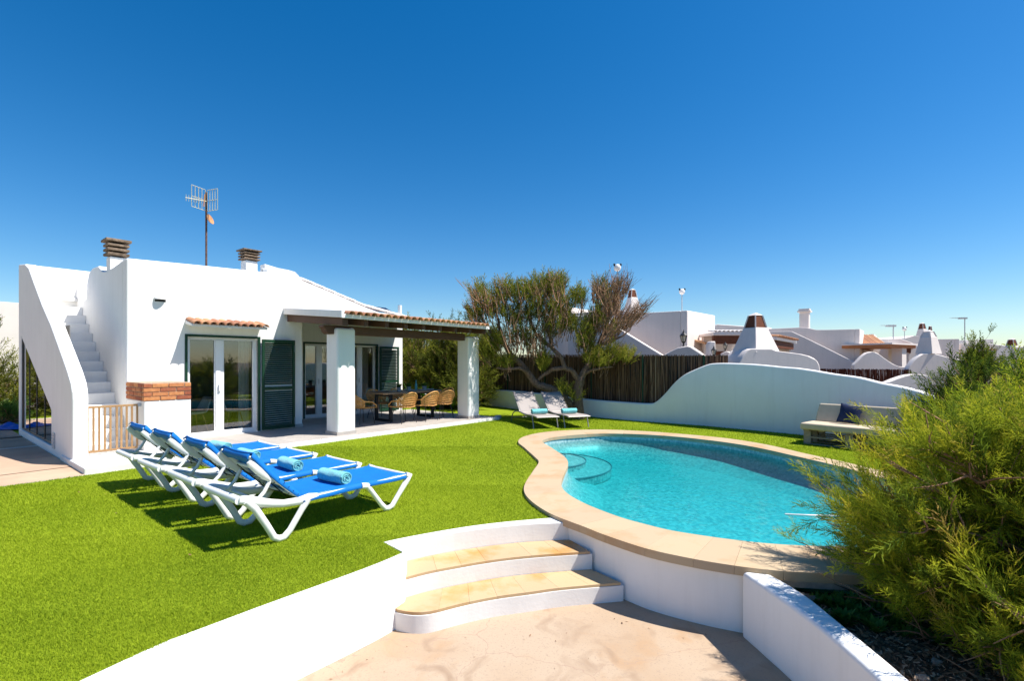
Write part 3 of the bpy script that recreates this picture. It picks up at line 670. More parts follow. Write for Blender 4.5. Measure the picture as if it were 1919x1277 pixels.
# porch dining table and rattan chairs
TC = (6.05, .55)
tb = empty('dining_table', HW(*TC, ZP), HROT, 'long wooden dining table with black steel frame legs under the porch', 'table')
MB().slab([(-1.0,-.36),(-.92,-.44),(.92,-.44),(1.0,-.36),(1.0,.36),(.92,.44),(-.92,.44),(-1.0,.36)], .72, .765).build('table_top', 'table_wood', tb, bevel=.008)
for x in (-.72, .72):
    l = MB()
    for y in (-.30, .30): l.box(x-.035, y-.035, .0, x+.035, y+.035, .72)
    l.box(x-.035, -.265, .0, x+.035, .265, .06); l.box(x-.035, -.265, .66, x+.035, .265, .72); l.build('leg_frame', 'black_metal', tb)
def rattan_chair(name, loc, rz, label):
    e = empty(name, loc, rz, label, 'chair', 'rattan chairs round the porch table')
    # +y is the open front; bucket back runs round -y
    Hs = .44
    def back(t, h):                       # t 0..1 round the back, h 0..1 up
        a = R(-20)-t*R(140); r = .27+.05*h; hh = Hs-.02+(.36*(.45+.55*math.sin(math.pi*t)))*h
        return (r*math.cos(a)*1.05, r*math.sin(a)-.02*h, hh)
    s_ = MB()
    for k in range(22):
        t = k/21; s_.tube([back(t, h/5) for h in range(6)], .0075, 4)
    s_.build('back_canes', 'rattan', e, smooth=60)
    s_ = MB()
    for k in range(1, 6): s_.tube([back(i/24, k/6) for i in range(25)], .010, 4)
    s_.build('woven_bands', 'rattan', e, smooth=60)
    pnl = MB().grid(lambda u, v: tuple(np.array(back(.15+.7*u, .25+.5*v))*np.array([.985, .985, 1])), 14, 4); pnl.build('woven_panel', 'rattan', e, smooth=60)
    rim = [back(0, 1)]; rim = [(.285,.24,Hs+.02)]+[(.30,.10,Hs+.12)]+[back(i/24, 1) for i in range(25)]+[(-.30,.10,Hs+.12),(-.285,.24,Hs+.02)]
    MB().tube(rim, .017, 7).build('rim', 'rattan', e, smooth=60)
    st = MB()
    for k in range(15): y = -.27+k*.037; w_ = math.sqrt(max(.01, 1-(min(y, 0)/.30)**2))*.285; st.tube([(-w_, y, Hs-.02), (0, y, Hs-.035), (w_, y, Hs-.02)], .013, 5)
    st.build('seat', 'rattan', e, smooth=60)
    for sx_ in (-1, 1):
        for sy in (-1, 1): MB().tube([(sx_*.17, sy*.15, Hs-.035), (sx_*.24, sy*.22, 0)], .009, 6).build('leg', 'black_metal', e)
    b = MB(); b.tube([(-.17,-.15,Hs-.04),(.17,-.15,Hs-.04),(.17,.15,Hs-.04),(-.17,.15,Hs-.04)], .008, 5, closed=True); b.build('seat_frame', 'black_metal', e)
    return e
ch = [((5.45, 1.22), 0, 'rattan chair partly hidden behind the left porch column, at the near side of the table'),
      ((6.12, 1.30), .12, 'middle rattan chair on the near side of the porch table'),
      ((6.75, 1.25), -.1, 'rightmost rattan chair on the near side of the porch table'),
      ((7.42, .55), math.pi/2, 'rattan chair at the far right end of the porch table'),
      ((5.75, -.20), math.pi, 'rattan chair behind the porch table, left of the potted plants'),
      ((6.55, -.22), math.pi, 'rattan chair behind the porch table, close to the green shutter'),
      ((4.62, .62), -math.pi/2, 'rattan chair at the left end of the porch table behind the column')]
for (p, a, lb) in ch: rattan_chair('rattan_chair', HW(*p, ZP), HROT+a, lb)
# pots, plates, bottle on the table
def leaf_tuft(n, L, rng, w_=.012, spread=.6):
    V = []; F = []; T = []
    for i in range(n):
        a = rng.uniform(0, 6.28); sp_ = rng.uniform(.1, spread); d = np.array([math.cos(a)*sp_, math.sin(a)*sp_, 1]); d /= np.linalg.norm(d); l = L*rng.uniform(.6, 1.1)
        p = np.array([math.cos(a), math.sin(a), 0])*rng.uniform(0, .03); s_ = np.array([-math.sin(a), math.cos(a), 0])*w_
        q = p+d*l*.6; e = p+d*l+np.array([math.cos(a), math.sin(a), -.4])*l*.15; b = len(V)
        V += [p-s_*.5, p+s_*.5, q+s_, q-s_, e]; F += [(b, b+1, b+2), (b, b+2, b+3), (b+3, b+2, b+4)]; T += [.2, .2, .6, .6, .9]
    return np.array(V), np.array(F), np.array(T)
for k, (ds, dn) in enumerate(((-.30, .10), (.12, .0), (.58, .12))):
    lb = ['small grey pot with green herb at the left of the porch table', 'small grey pot with green herb in the middle of the porch table', 'small grey pot with green herb at the right of the porch table'][k]
    e = empty('herb_pot', HW(TC[0]+ds, TC[1]+dn, ZP+.766), 0, lb, 'plant pot', 'herb pots on the porch table')
    MB().lathe([(.05,0),(.062,.11),(.066,.115),(.058,.113),(.05,.09)], 14).build('pot', 'pot', e, smooth=50)
    V, F, T = leaf_tuft(70, .15, RNG, .012, 1.0); V[:, 2] += .09
    link('leaves', arrays_mesh('leaves', V, F, T, 'leaf_ground'), e)
plate_spots = [(-.62, .2), (-.05, .24), (.42, .26), (.80, .1), (-.6, -.22), (.3, -.24)]
for k, (ds, dn) in enumerate(plate_spots):
    wh = ['at the left front', 'left of the middle at the front', 'right of the middle at the front', 'at the right end', 'at the left rear', 'at the right rear'][k]
    o = MB().lathe([(.06,0),(.12,.018),(.125,.022),(.118,.022),(.06,.008)], 18).build('dinner_plate', 'plate', None, smooth=50); o.location = HW(TC[0]+ds, TC[1]+dn, ZP+.766)
    tag(o, 'white dinner plate %s of the porch table' % wh, 'plate', 'plates on the porch table')
o = MB().lathe([(.03,0),(.034,.02),(.034,.15),(.014,.21),(.014,.27),(.016,.28)], 12).build('glass_bottle', 'towel', None, smooth=50); o.location = HW(TC[0]+.42, TC[1]-.05, ZP+.766)
tag(o, 'tall turquoise bottle standing on the porch table', 'bottle')
o = MB().box(-.09,-.06,0,.09,.06,.10).build('garden_spotlight', 'grey_plastic', None, bevel=.02); o.location = HW(8.15, 2.1, 0.); o.rotation_euler = (0, 0, HROT)
tag(o, 'small grey spotlight on the lawn at the end of the patio', 'spotlight')

# ------------------------------------------------------------------ blue and white sun loungers (made once, copied)
def lounger():
    e = empty('sun_lounger', (0, 0, 0)); Wd = .68
    rail = [(-.83,.445),(-.79,.438),(-.74,.42),(-.66,.392),(-.56,.362),(-.45,.335),(-.30,.325),(-.2,.335),(-.1,.335),(.98,.335)]
    f = MB()
    for y in (0, Wd): f.tube([(x, y, z) for x, z in rail], [.036, .042, .046, .044, .038, .035, .037, .043, .026, .026], 8, sx=.78)
    f.tube([(-.825, -.005, .443), (-.825, Wd+.005, .443)], .036, 10); f.tube([(-.62, 0, .375), (-.62, Wd, .375)], .02, 8); f.tube([(.30, 0, .315), (.30, Wd, .315)], .018, 8)
    f.tube([(.99, .0, .335), (.99, Wd, .335)], .026, 8)
    f.build('frame', 'plastic_white', e, smooth=60)
    for y in (0, Wd):
        yo = y+(-.012 if y == 0 else .012)
        MB().tube([(x, yo, z) for x, z in [(-.775,.43),(-.70,.35),(-.60,.18),(-.535,.055),(-.49,.028),(-.44,.032),(-.385,.085),(-.28,.24),(-.215,.33)]], [.036,.034,.031,.031,.033,.033,.031,.031,.038], 8, sx=.8).build('leg', 'plastic_white', e, smooth=60)
        MB().tube([(x, yo, z) for x, z in [(.37,.335),(.44,.325),(.50,.25),(.62,.09),(.67,.036),(.715,.028),(.765,.045),(.84,.14),(.97,.29),(1.0,.335),(.95,.352)]], [.034,.034,.027,.028,.031,.031,.031,.030,.036,.040,.03], 8, sx=.8).build('leg', 'plastic_white', e, smooth=60)
    th = .014
    def seat(u, v):
        x = -.27+1.22*u; y = -.036+(Wd+.072)*v; edge = max(0, abs(v-.5)-.46)/.04
        z = .363-.018*math.sin(math.pi*v)-.004*math.sin(u*9)-.050*edge**1.5+.004
        return (x, y, z)
    o = MB().grid(seat, 26, 26).build('seat_fabric', 'blue_fabric', e, smooth=80); m_ = o.modifiers.new('s', 'SOLIDIFY'); m_.thickness = .010; m_.offset = -1
    # backrest: profile from hinge to top
    hb0 = np.array([-.27, .36]); top = np.array([-.70, .80]); dv = top-hb0; nv = np.array([dv[1], -dv[0]])/np.linalg.norm(dv)   # nv faces the sitter
    P = lambda t, o_=0.: hb0+dv*t+nv*o_
    def curve(t): return P(t, -.03*math.sin(math.pi*t)*.6)
    bf = MB()
    for y in (.045, Wd-.045):
        pts = [curve(t) for t in np.linspace(0, .96, 8)]+[P(1.0, -.03)]
        bf.tube([(p[0], y, p[1]) for p in pts], .024, 8, sx=.7)
    for t in (.05, .40, .70, .985): p = curve(t); bf.tube([(p[0], .045, p[1]-.012), (p[0], Wd-.045, p[1]-.012)], .016, 7)
    bf.build('backrest_frame', 'plastic_white', e, smooth=60)
    for y in (.02, Wd-.02):                                # padded white head pieces on the posts
        pts = [P(t, -.055) for t in (.56, .66, .8, .92, 1.0)]; MB().tube([(p[0], y, p[1]) for p in pts], [.022, .038, .042, .036, .022], 8, sx=.5).build('headrest_side', 'plastic_white', e, smooth=60)
    def bk(u, v):
        t = u*1.03; y = .0+Wd*v; edge = max(0, abs(v-.5)-.46)/.04; p = P(t, .030-.018*math.sin(math.pi*v)-.045*edge**1.5-.02*math.sin(math.pi*min(t, 1)))
        return (p[0], y, p[1])
    o = MB().grid(bk, 14, 26).build('back_fabric', 'blue_fabric', e, smooth=80); m_ = o.modifiers.new('s', 'SOLIDIFY'); m_.thickness = .010; m_.offset = 1
    def hood(u, v):
        a = u*3; y = .07+(Wd-.14)*v
        if a < .5: q = P(1.005, .020-.10*a); return (q[0], y, q[1]+.006*math.sin(a*6.28))
        t = 1.005-(a-.5)*.05; q = P(t, -.030-.003*math.sin(v*14)); return (q[0], y, q[1])
    o = MB().grid(hood, 16, 14).build('fabric_hood', 'blue_fabric', e, smooth=80); m_ = o.modifiers.new('s', 'SOLIDIFY'); m_.thickness = .008
    sm = MB()
    for k in range(5):
        t = .05+k*.10; a = curve(t)
        for y0, y1 in ((.0, .11), (Wd, Wd-.11)):
            q = P(t+.02, .0); sm.tube([(q[0], y0, q[1]), (a[0]-.004, y1, a[1]-.035)], .004, 4)
    for y in (.16, Wd-.16): sm.tube([(*(lambda p: (p[0], y, p[1]))(P(t, -.052)),) for t in np.linspace(.08, .75, 6)], .005, 4)
    for t in (.22, .55, .62): q = P(t, -.056); sm.tube([(q[0], .10, q[1]), (q[0]+.01, Wd/2, q[1]-.02), (q[0], Wd-.10, q[1])], .004, 4)
    sm.build('lacing', 'black_strap', e)
    for y in (.03, Wd-.03):
        a = P(.62, -.045); MB().tube([(a[0]+.03, y, a[1]-.02), (-.60, y, .47), (-.665, y, .405)], .017, 7).build('support_strut', 'plastic_white', e, smooth=60)
    return e
L0 = lounger()
near_n = [6.84, 5.86, 4.83, 3.86]
lbl = ['blue and white plastic sun lounger nearest to the camera', 'blue and white sun lounger second from the camera in the row',
       'blue and white sun lounger third from the camera in the row', 'blue and white sun lounger farthest from the camera, closest to the patio']
twl = ['rolled turquoise towel on the blue lounger nearest to the camera', 'rolled turquoise towel on the second blue lounger from the camera',
       'rolled turquoise towel on the third blue lounger from the camera', 'rolled turquoise towel on the blue lounger closest to the patio']
def towel_mesh(Lt=.40, r=.068):
    m = MB(); seg = 28
    def f(u, v):
        a = 2*math.pi*u; rr_ = r*(1+.025*math.sin(v*40)+.02*math.sin(5*a+v*9)); y = -Lt/2+Lt*v
        return (rr_*math.cos(a)*1.04, y, rr_*math.sin(a)*.95+r*.95)
    m.grid(f, seg, 24)
    for y, s_ in ((-Lt/2, -1), (Lt/2, 1)):                       # rolled layers at the ends
        sp_ = [(t/60*r*.97*math.cos(t*.36)*1.04, y+s_*.006*(t % 7 > 3), t/60*r*.97*math.sin(t*.36)*.95+r*.95) for t in range(8, 61)]
        m.tube(sp_, .0085, 5)
        m.add([(0, y-s_*.012, r*.95)]+[(r*.96*math.cos(2*math.pi*k/20)*1.04, y-s_*.012, r*.93*math.sin(2*math.pi*k/20)+r*.95) for k in range(20)], [((0, k+1, (k+1) % 20+1) if s_ > 0 else (0, (k+1) % 20+1, k+1)) for k in range(20)])
    return m
tw0 = towel_mesh().mesh('rolled_towel', 60); tw0.materials.append(M['towel'])
for k, n in enumerate(near_n):
    o = L0 if k == 0 else copy_tree(L0)
    o.location = HW(0, n, 0); o.rotation_euler = (0, 0, HROT+R([0, -.6, .5, -.4][k]))
    tag(o, lbl[k], 'sun lounger', 'blue sun loungers in a row on the lawn')
    t = link('rolled_towel', tw0, loc=HW(.25+[0, .02, -.02, .01][k], n-.30, .352), rot=(0, 0, HROT+R([4, -3, 2, 6][k])))
    tag(t, twl[k], 'towel', 'turquoise rolled towels on the blue loungers')

# pool hose floating at the far end
hp = [(3.05,5.50,-.078),(3.3,5.46,-.078),(3.55,5.45,-.078),(3.78,5.50,-.078),(3.95,5.46,-.078),(3.98,5.36,-.078),(3.85,5.34,-.078),(3.68,5.42,-.078),(3.6,5.52,-.078)]
o = MB().tube([tuple(p) for p in catmull(hp, 5)], .011, 6).build('pool_hose', 'plate', None, smooth=60); tag(o, 'thin white hose floating in a loop on the pool water', 'hose')

# ------------------------------------------------------------------ grey sunbeds by the tree
def sunbed(loc, rz, label):
    e = empty('sunbed', loc, rz, label, 'sun lounger', 'grey sunbeds by the tamarisk tree')   # +x towards the foot end, y across
    Wd = .58; prof = [(-.78,1.0-.14),(-.30,.34),(-.22,.30),(.25,.30),(.85,.315),(.98,.30)]
    prof = [(-.92,.80),(-.38,.36),(-.28,.315),(.25,.30),(.80,.315),(.97,.295)]
    pr = [tuple(p) for p in catmull(prof, 4)]
    m = MB().grid(lambda u, v: ((lambda p: (p[0], (v-.5)*Wd, p[1]-.014*math.sin(math.pi*v)+.02*(abs(v-.5)*2)**6*(u < .04)))(pr[min(len(pr)-1, int(round(u*(len(pr)-1))))])), len(pr)-1, 10)
    o = m.build('sling', 'textilene', e, smooth=50); s_ = o.modifiers.new('s', 'SOLIDIFY'); s_.thickness = .008
    f = MB()
    for y in (-Wd/2, Wd/2):
        f.tube([(x, y, z-.012) for x, z in pr], .016, 8)
    f.tube([(.97,-Wd/2,.285),(.97,Wd/2,.285)], .016, 8); f.tube([(-.30,-Wd/2,.30),(-.30,Wd/2,.30)], .014, 8)
    f.build('frame', 'sunbed_metal', e, smooth=60)
    for y in (-Wd/2-.03, Wd/2+.03):
        arch = [(-.98,.0),(-.93,.13),(-.82,.235),(-.60,.30),(-.30,.315),(.05,.29),(.25,.275)]
        MB().tube([(x, y, z) for x, z in catmull(arch, 4)], .018, 8, sx=.7).build('arch_leg', 'sunbed_metal', e, smooth=60)
        MB().tube([(.72, y, .30), (.83, y, .0)], .015, 8).build('front_leg', 'sunbed_metal', e, smooth=60)
    MB().tube([(-.93,-Wd/2-.03,.10),(-.93,Wd/2+.03,.10)], .012, 6).build('rear_crossbar', 'sunbed_metal', e)
    return e
fd = np.array([.30, -.954]); ang = math.atan2(fd[1], fd[0])
for (fx, fy, lb, tl) in ((.835, 12.10, 'grey mesh sunbed on the left of the pair by the tree', 'rolled turquoise towel on the left grey sunbed'), (1.615, 12.24, 'grey mesh sunbed on the right of the pair, against the tree trunk', 'rolled turquoise towel on the right grey sunbed')):
    c = np.array([fx, fy])-fd*.83
    sunbed((c[0], c[1], 0), ang, lb)
    p = c+fd*.30
    t = link('rolled_towel', tw0, loc=(p[0]+.02, p[1], .305), rot=(0, 0, ang+R(4))); tag(t, tl, 'towel', 'turquoise rolled towels on the grey sunbeds')

# ------------------------------------------------------------------ pallet sofa
wd = np.array([.62, -.785]); wa = math.atan2(wd[1], wd[0])        # along the garden wall, towards the camera
sf = empty('pallet_sofa', (5.80, 9.80, 0), wa, 'pallet sofa with beige cushions in front of the curved white wall', 'sofa')
# local x along the wall, +y towards the wall
LS, DS = 1.75, .78
for k in range(3):
    for zz in (0.0, .135):
        MB().box(0, .02+k*.33, zz, LS, .11+k*.33, zz+.022).build('pallet_board', 'pallet', sf)
for x in (.0, .72, LS-.13):
    for k in range(3):
        for zz in (.022, .157): MB().box(x, .02+k*.33, zz, x+.13, .11+k*.33, zz+.113-.0).build('pallet_block', 'pallet', sf, bevel=.004)
for k in range(7): MB().box(0+k*.27, .0, .272, .10+k*.27, DS, .292).build('deck_board', 'pallet', sf)
MB().box(-.04,-.06,.294,LS+.02,DS-.02,.425).build('seat_cushion', 'cushion', sf, bevel=.035, bseg=4)
bc = MB(); bc.hexa([(.02,.52,.425),(LS,.52,.425),(LS,.66,.425),(.02,.66,.425),(.05,.66,.78),(LS-.02,.66,.78),(LS-.02,.78,.77),(.05,.78,.77)]); bc.build('back_cushion', 'cushion', sf, bevel=.03, bseg=4)
def pillow(u, v):
    a, b = (u-.5)*2, (v-.5)*2; k = (1-abs(a)**3)*(1-abs(b)**3); pinch = 1-.10*(1-abs(a*b))*max(abs(a), abs(b))**4
    return a*.195*pinch, b*.195*pinch, k
pm = MB()
pm.grid(lambda u, v: (lambda p: (p[0], -.07*p[2]**.6, p[1]))(pillow(u, v)), 14, 14); pm.grid(lambda u, v: (lambda p: (p[0], .06*p[2]**.6, p[1]))(pillow(1-u, v)), 14, 14)
o = pm.build('scatter_cushion', 'navy', None, smooth=70)
q = Matrix.Translation((5.80, 9.80, 0)) @ Matrix.Rotation(wa, 4, 'Z') @ Matrix.Translation((.66, .455, .62)) @ Matrix.Rotation(R(-22), 4, 'X') @ Matrix.Rotation(R(6), 4, 'Y')
o.matrix_world = q; tag(o, 'navy blue square cushion leaning on the beige pallet sofa', 'cushion')

# ------------------------------------------------------------------ roof antennas and solar panels
an = empty('television_antenna', HW(1.684, -1.0, 2.9), HROT, 'rusty television antenna mast with wire grid and small dish on the villa roof', 'antenna')
MB().tube([(0,0,0),(0,0,2.55)], .022, 8).build('mast', 'rust', an)
gm = MB()
for a, b in (((-.02, .0), (-.33, -.12)), ((.02, .0), (.12, -.30))):
    for k in range(5): x = a[0]+(b[0]-a[0])*k/4; y = a[1]+(b[1]-a[1])*k/4; gm.tube([(x, y, 2.13), (x, y, 2.60)], .007, 4)
    for z in (2.13, 2.36, 2.60): gm.tube([(a[0], a[1], z), (b[0], b[1], z)], .007, 4)
gm.build('grid_reflector', 'antenna_metal', an)
gm = MB(); gm.tube([(.0,-.02,2.34),(-.48,-.22,2.26)], .009, 5)
for k in range(7): t = .25+k*.12; x, y, z = -.48*t, -.02-.20*t, 2.34-.08*t; gm.tube([(x, y, z-.07), (x, y, z+.07)], .005, 4)
gm.build('director_boom', 'antenna_metal', an)
MB().tube([(-.07,-.05,2.20),(-.05,-.05,2.48)], .012, 5).build('dipole', 'dish', an)
d = MB().lathe([(.0,0),(.06,.01),(.10,.03),(.115,.05),(.10,.045),(.0,.02)], 18).build('small_dish', 'dish', an, smooth=50); d.location = (.03, -.04, 1.93); d.rotation_euler = (R(70), 0, R(40))
sp_ = empty('solar_panels', HW(7.8, -4, 3.0), HROT, 'dark solar panels tilted on the far end of the villa roof', 'solar panel')
for k in range(2):
    MB().hexa([(k*.70,0,.50),(k*.70+.68,0,.50),(k*.70+.68,.5,.72),(k*.70,.5,.72),(k*.70,0,.53),(k*.70+.68,0,.53),(k*.70+.68,.5,.75),(k*.70,.5,.75)]).build('panel', 'solar', sp_)
MB().box(-.25,-.05,.0,2.0,.6,.47).build('plinth', 'stucco', sp_)
MB().tube([(1.75,.1,.47),(1.75,.1,.85)], .08, 10).build('vent_pipe', 'plate', sp_)
# blue tarp on the yard far left
tp = MB().grid(lambda u, v: (u*1.5-.75, v*.7-.35, .02+.16*(math.sin(u*math.pi)*math.sin(v*math.pi))*(.6+.4*math.sin(u*17+v*9))*(.6+.4*math.cos(v*13-u*5))), 24, 14)
o = tp.build('tarp', 'tarp', None, smooth=60); o.location = (-12.2, 11.9, .016); o.rotation_euler = (0, 0, .3)
tag(o, 'crumpled blue tarp lying on the yard behind the stair', 'tarp')

# ================================================================== garden wall, brushwood fence
WL = [(-1.3,19.1),(0.1,17.2),(2.1,14.9),(3.2,13.8),(4.97,12.5),(6.53,10.93),(7.3,9.6),(7.8,8.7)]
TOP = [(-1.35,19.1,.59),(-1.23,19.0,.59),(.32,16.95,.62),(2.14,14.86,.52),(3.29,13.74,.50),(3.73,13.41,.50),(3.86,13.32,.54),(3.99,13.22,.67),(4.12,13.13,.84),(4.29,13.0,1.09),(4.49,12.85,1.30),(4.73,12.68,1.45),(4.96,12.51,1.57),(5.07,12.4,1.60),(5.27,12.19,1.61),(5.67,11.8,1.59),(5.94,11.52,1.56),(6.21,11.26,1.52),(6.39,11.07,1.50),(6.6,10.81,1.45),(6.81,10.45,1.38),(7.05,10.04,1.32),(7.25,9.69,1.22),(7.41,9.4,1.16),(7.59,9.07,1.06),(7.8,8.7,.85)]
tp_ = [np.array(p) for p in catmull(TOP, 3)]
gw = MB(); n = len(tp_); vs_ = []
for i, p in enumerate(tp_):
    a = tp_[max(0, i-1)][:2]; b = tp_[min(n-1, i+1)][:2]; t = (b-a)/np.linalg.norm(b-a); nn_ = np.array([-t[1], t[0]])      # away from the lawn
    f = p[:2]; bk = p[:2]+nn_*.20; z = p[2]; r = .04
    for q, zz in ((f, -.12), (f, z-r), (f+nn_*.012, z-r*.3), (f+nn_*r, z), (bk-nn_*r, z), (bk-nn_*.012, z-r*.3), (bk, z-r), (bk, -.12)): vs_.append((q[0], q[1], zz))
fs_ = [(i*8+k, (i+1)*8+k, (i+1)*8+k+1, i*8+k+1) for i in range(n-1) for k in range(7)]+[tuple(range(8)), tuple((n-1)*8+7-k for k in range(8))]
o = gw.add(vs_, fs_).build('garden_wall', 'stucco', None, smooth=50)
tag(o, 'wavy white garden wall behind the pool, low by the tree and high in the middle', 'wall')
def poly_at(W, d):
    for a, b in zip(W, W[1:]):
        L = math.dist(a, b)
        if d <= L: t = d/L; return (a[0]+(b[0]-a[0])*t, a[1]+(b[1]-a[1])*t), ((b[0]-a[0])/L, (b[1]-a[1])/L)
        d -= L
    return W[-1], ((b[0]-a[0])/L, (b[1]-a[1])/L)
def sticks(P0, T, N, z0, z1, spacing, rng, wid=.012, layers=2):
    """upright brushwood stems along a line"""
    V = []; F = []; A = []
    return V, F, A
FL = [(-1.3,19.1),(0.1,17.2),(2.1,14.9),(3.2,13.8),(5.3,12.25)]
flen = sum(math.dist(a, b) for a, b in zip(FL, FL[1:]))
def brush(name, line, total, z0f, z1f, offs, rng, n_per_m=95, mat_='reed', wid=(.010, .022)):
    V = []; F = []; T = []
    for k in range(int(total*n_per_m)):
        d = rng.uniform(0, total); (x, y), (tx, ty) = poly_at(line, d); nx, ny = -ty, tx
        o_ = offs+rng.uniform(-.02, .02); w_ = rng.uniform(*wid); z0 = z0f(d); z1 = z1f(d)+rng.normal(0, .010)-.01*(k % 3); h = z1-z0
        lean = rng.normal(0, .035)*h; b = len(V); cx, cy = x+nx*o_, y+ny*o_; tt = rng.beta(1.2, 3.)
        for (lz, fr) in ((z0, 0), (z0+h*.5, .5), (z1, 1)):
            px, py = cx+tx*lean*fr, cy+ty*lean*fr; j = rng.normal(0, .006)
            ww = w_*(1-.35*fr)
            V += [(px-tx*ww*.5+nx*j, py-ty*ww*.5+ny*j, lz), (px-nx*ww*.5, py-ny*ww*.5, lz), (px+tx*ww*.5+nx*j, py+ty*ww*.5+ny*j, lz)]
        T += [tt]*9
        for q in (0, 3): F += [(b+q, b+q+1, b+q+4, b+q+3), (b+q+1, b+q+2, b+q+5, b+q+4)]
    return arrays_mesh(name, np.array(V), np.array(F), np.array(T), mat_)
fe = empty('brushwood_fence', (2.1, 14.9, 0), 0, 'dark brown brushwood fence standing behind the low white wall and tree', 'fence')
me = brush('brushwood', FL, flen, lambda d: .0, lambda d: 1.93-.012*d, .28, np.random.default_rng(5), 120)
o = link('brushwood', me, fe, loc=(-2.1, -14.9, 0)); tag(o, kind='stuff')
bb = MB(); 
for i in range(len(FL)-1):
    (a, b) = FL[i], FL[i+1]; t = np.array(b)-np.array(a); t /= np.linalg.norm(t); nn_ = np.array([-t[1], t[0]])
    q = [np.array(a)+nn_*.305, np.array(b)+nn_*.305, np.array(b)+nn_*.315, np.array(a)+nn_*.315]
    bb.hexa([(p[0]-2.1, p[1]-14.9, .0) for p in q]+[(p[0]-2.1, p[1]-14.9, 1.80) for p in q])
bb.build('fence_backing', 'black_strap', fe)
for d in (1.6, 3.6, 5.6, 7.35, 9.0):
    (x, y), (tx, ty) = poly_at(FL, d); MB().tube([(x-2.1-ty*.24, y-14.9+tx*.24, 0), (x-2.1-ty*.24, y-14.9+tx*.24, 1.93-.012*d)], .022, 8).build('fence_post', 'green_paint', fe)

# ================================================================== neighbouring houses (same axes as the villa)
FPX, CX_, HY_ = 922., 959.5, 680.
def at(u, v, Y): return ((u-CX_)/FPX*Y, Y, CAM_H+(HY_-v)*Y/FPX)
def HS(u, v, s):
    ox, oy = C0+s*D1; r = (u-CX_)/FPX; n = (r*oy-ox)/(N1[0]-r*N1[1]); Y = oy+n*N1[1]; return (n, CAM_H+(HY_-v)*Y/FPX)
def neighbour(s0, n0, label, extra=0.):
    e = empty('neighbour_house', HW(s0, n0, 0), HROT, label, 'house')
    sd_ = [(-.25,-.1),(-6.5,-.1),(-6.5,3.75),(-3.0,3.78),(-2.6,3.74),(-2.15,3.60),(-1.5,3.575),(-.25,3.56)]
    MB().slab(sd_, 0, .25, S_).build('side_wall', 'stucco_far', e, bevel=.03)
    MB().slab([(0,-.1),(3.4,-.1),(3.4,3.62),(0,3.56)], 0, -.25, F_, [rect(1.0,.1,2.2,2.1)]).build('front_wall', 'stucco_far', e, bevel=.03)
    wg_ = [(.9,-.1),(-4.6,-.1),(-4.6,3.55),(-3.3,3.5),(-2.3,2.93),(-.58,1.89),(.7,1.1),(.9,1.0)]
    MB().slab(wg_, -.95, -.75, S_).build('wing_wall', 'stucco_far', e, bevel=.03)
    st_ = MB()
    for k in range(12): st_.box(-.75, -(.6-.3*k), .0, 0, -(.3-.3*k), .2+.205*k)
    st_.build('stair_flight', 'stucco_far', e)
    MB().box(.25,.25,2.75,3.4,6.4,2.9).build('roof_terrace', 'stucco_far', e)
    MB().box(3.15,.25,-.1,3.4,6.4,3.55).build('party_wall', 'stucco_far', e)
    MB().box(3.4,1.6,-.1,7.8,6.4,3.15).build('rear_block', 'stucco_far', e, bevel=.03)
    MB().box(-.2,5.6,2.9,5.4,5.9,4.15).build('rear_parapet', 'stucco_far', e, bevel=.03)
    c = MB(); c.hexa([(3.0,-2.4,2.50),(7.5,-2.4,2.50),(7.5,1.6,2.72),(3.0,1.6,2.72),(3.0,-2.4,2.62),(7.5,-2.4,2.62),(7.5,1.6,2.86),(3.0,1.6,2.86)]); cn = c.build('canopy', 'tile_white', e)
    MB().box(3.05,-2.3,2.22,7.4,-2.1,2.48).build('canopy_beam', 'brown_slat', cn)
    tl = barrel(.5, .10, .09, 'roof_tile', seg=5); tl.materials.append(M['terracotta'])
    for k in range(20): link('roof_tile', tl, cn, loc=(3.12+k*.222, -2.5, 2.63), rot=(0, -.06, R(90)))
    for s_ in (3.1, 6.9): MB().box(s_,-2.2,0,s_+.42,-1.8,2.48).build('column', 'stucco_far', e)
    ew = MB(); ew.hexa([(.8,-.4,2.32),(2.4,-.4,2.32),(2.4,0,2.42),(.8,0,2.42),(.8,-.4,2.38),(2.4,-.4,2.38),(2.4,0,2.5),(.8,0,2.5)]); ee = ew.build('door_eave', 'terracotta', e)
    dr = MB().box(1.0,.10,.1,2.2,.14,2.1).build('glass_door', 'glass_dark', e)
    fr_ = MB().box(1.0,.06,.1,1.06,.16,2.1); fr_.box(2.14,.06,.1,2.2,.16,2.1); fr_.box(1.57,.06,.1,1.63,.16,2.1); fr_.box(1.06,.06,2.04,2.14,.16,2.1); fr_.build('door_frame', 'pvc', dr)
    return e
neighbour(15.66, 4.92, 'white neighbouring house with outside stair, nearest behind the brushwood fence')
neighbour(31.95, 9.16, 'white neighbouring house in the middle distance behind the pyramid chimney')
neighbour(51.5, 14.6, 'farthest white neighbouring house near the right edge')
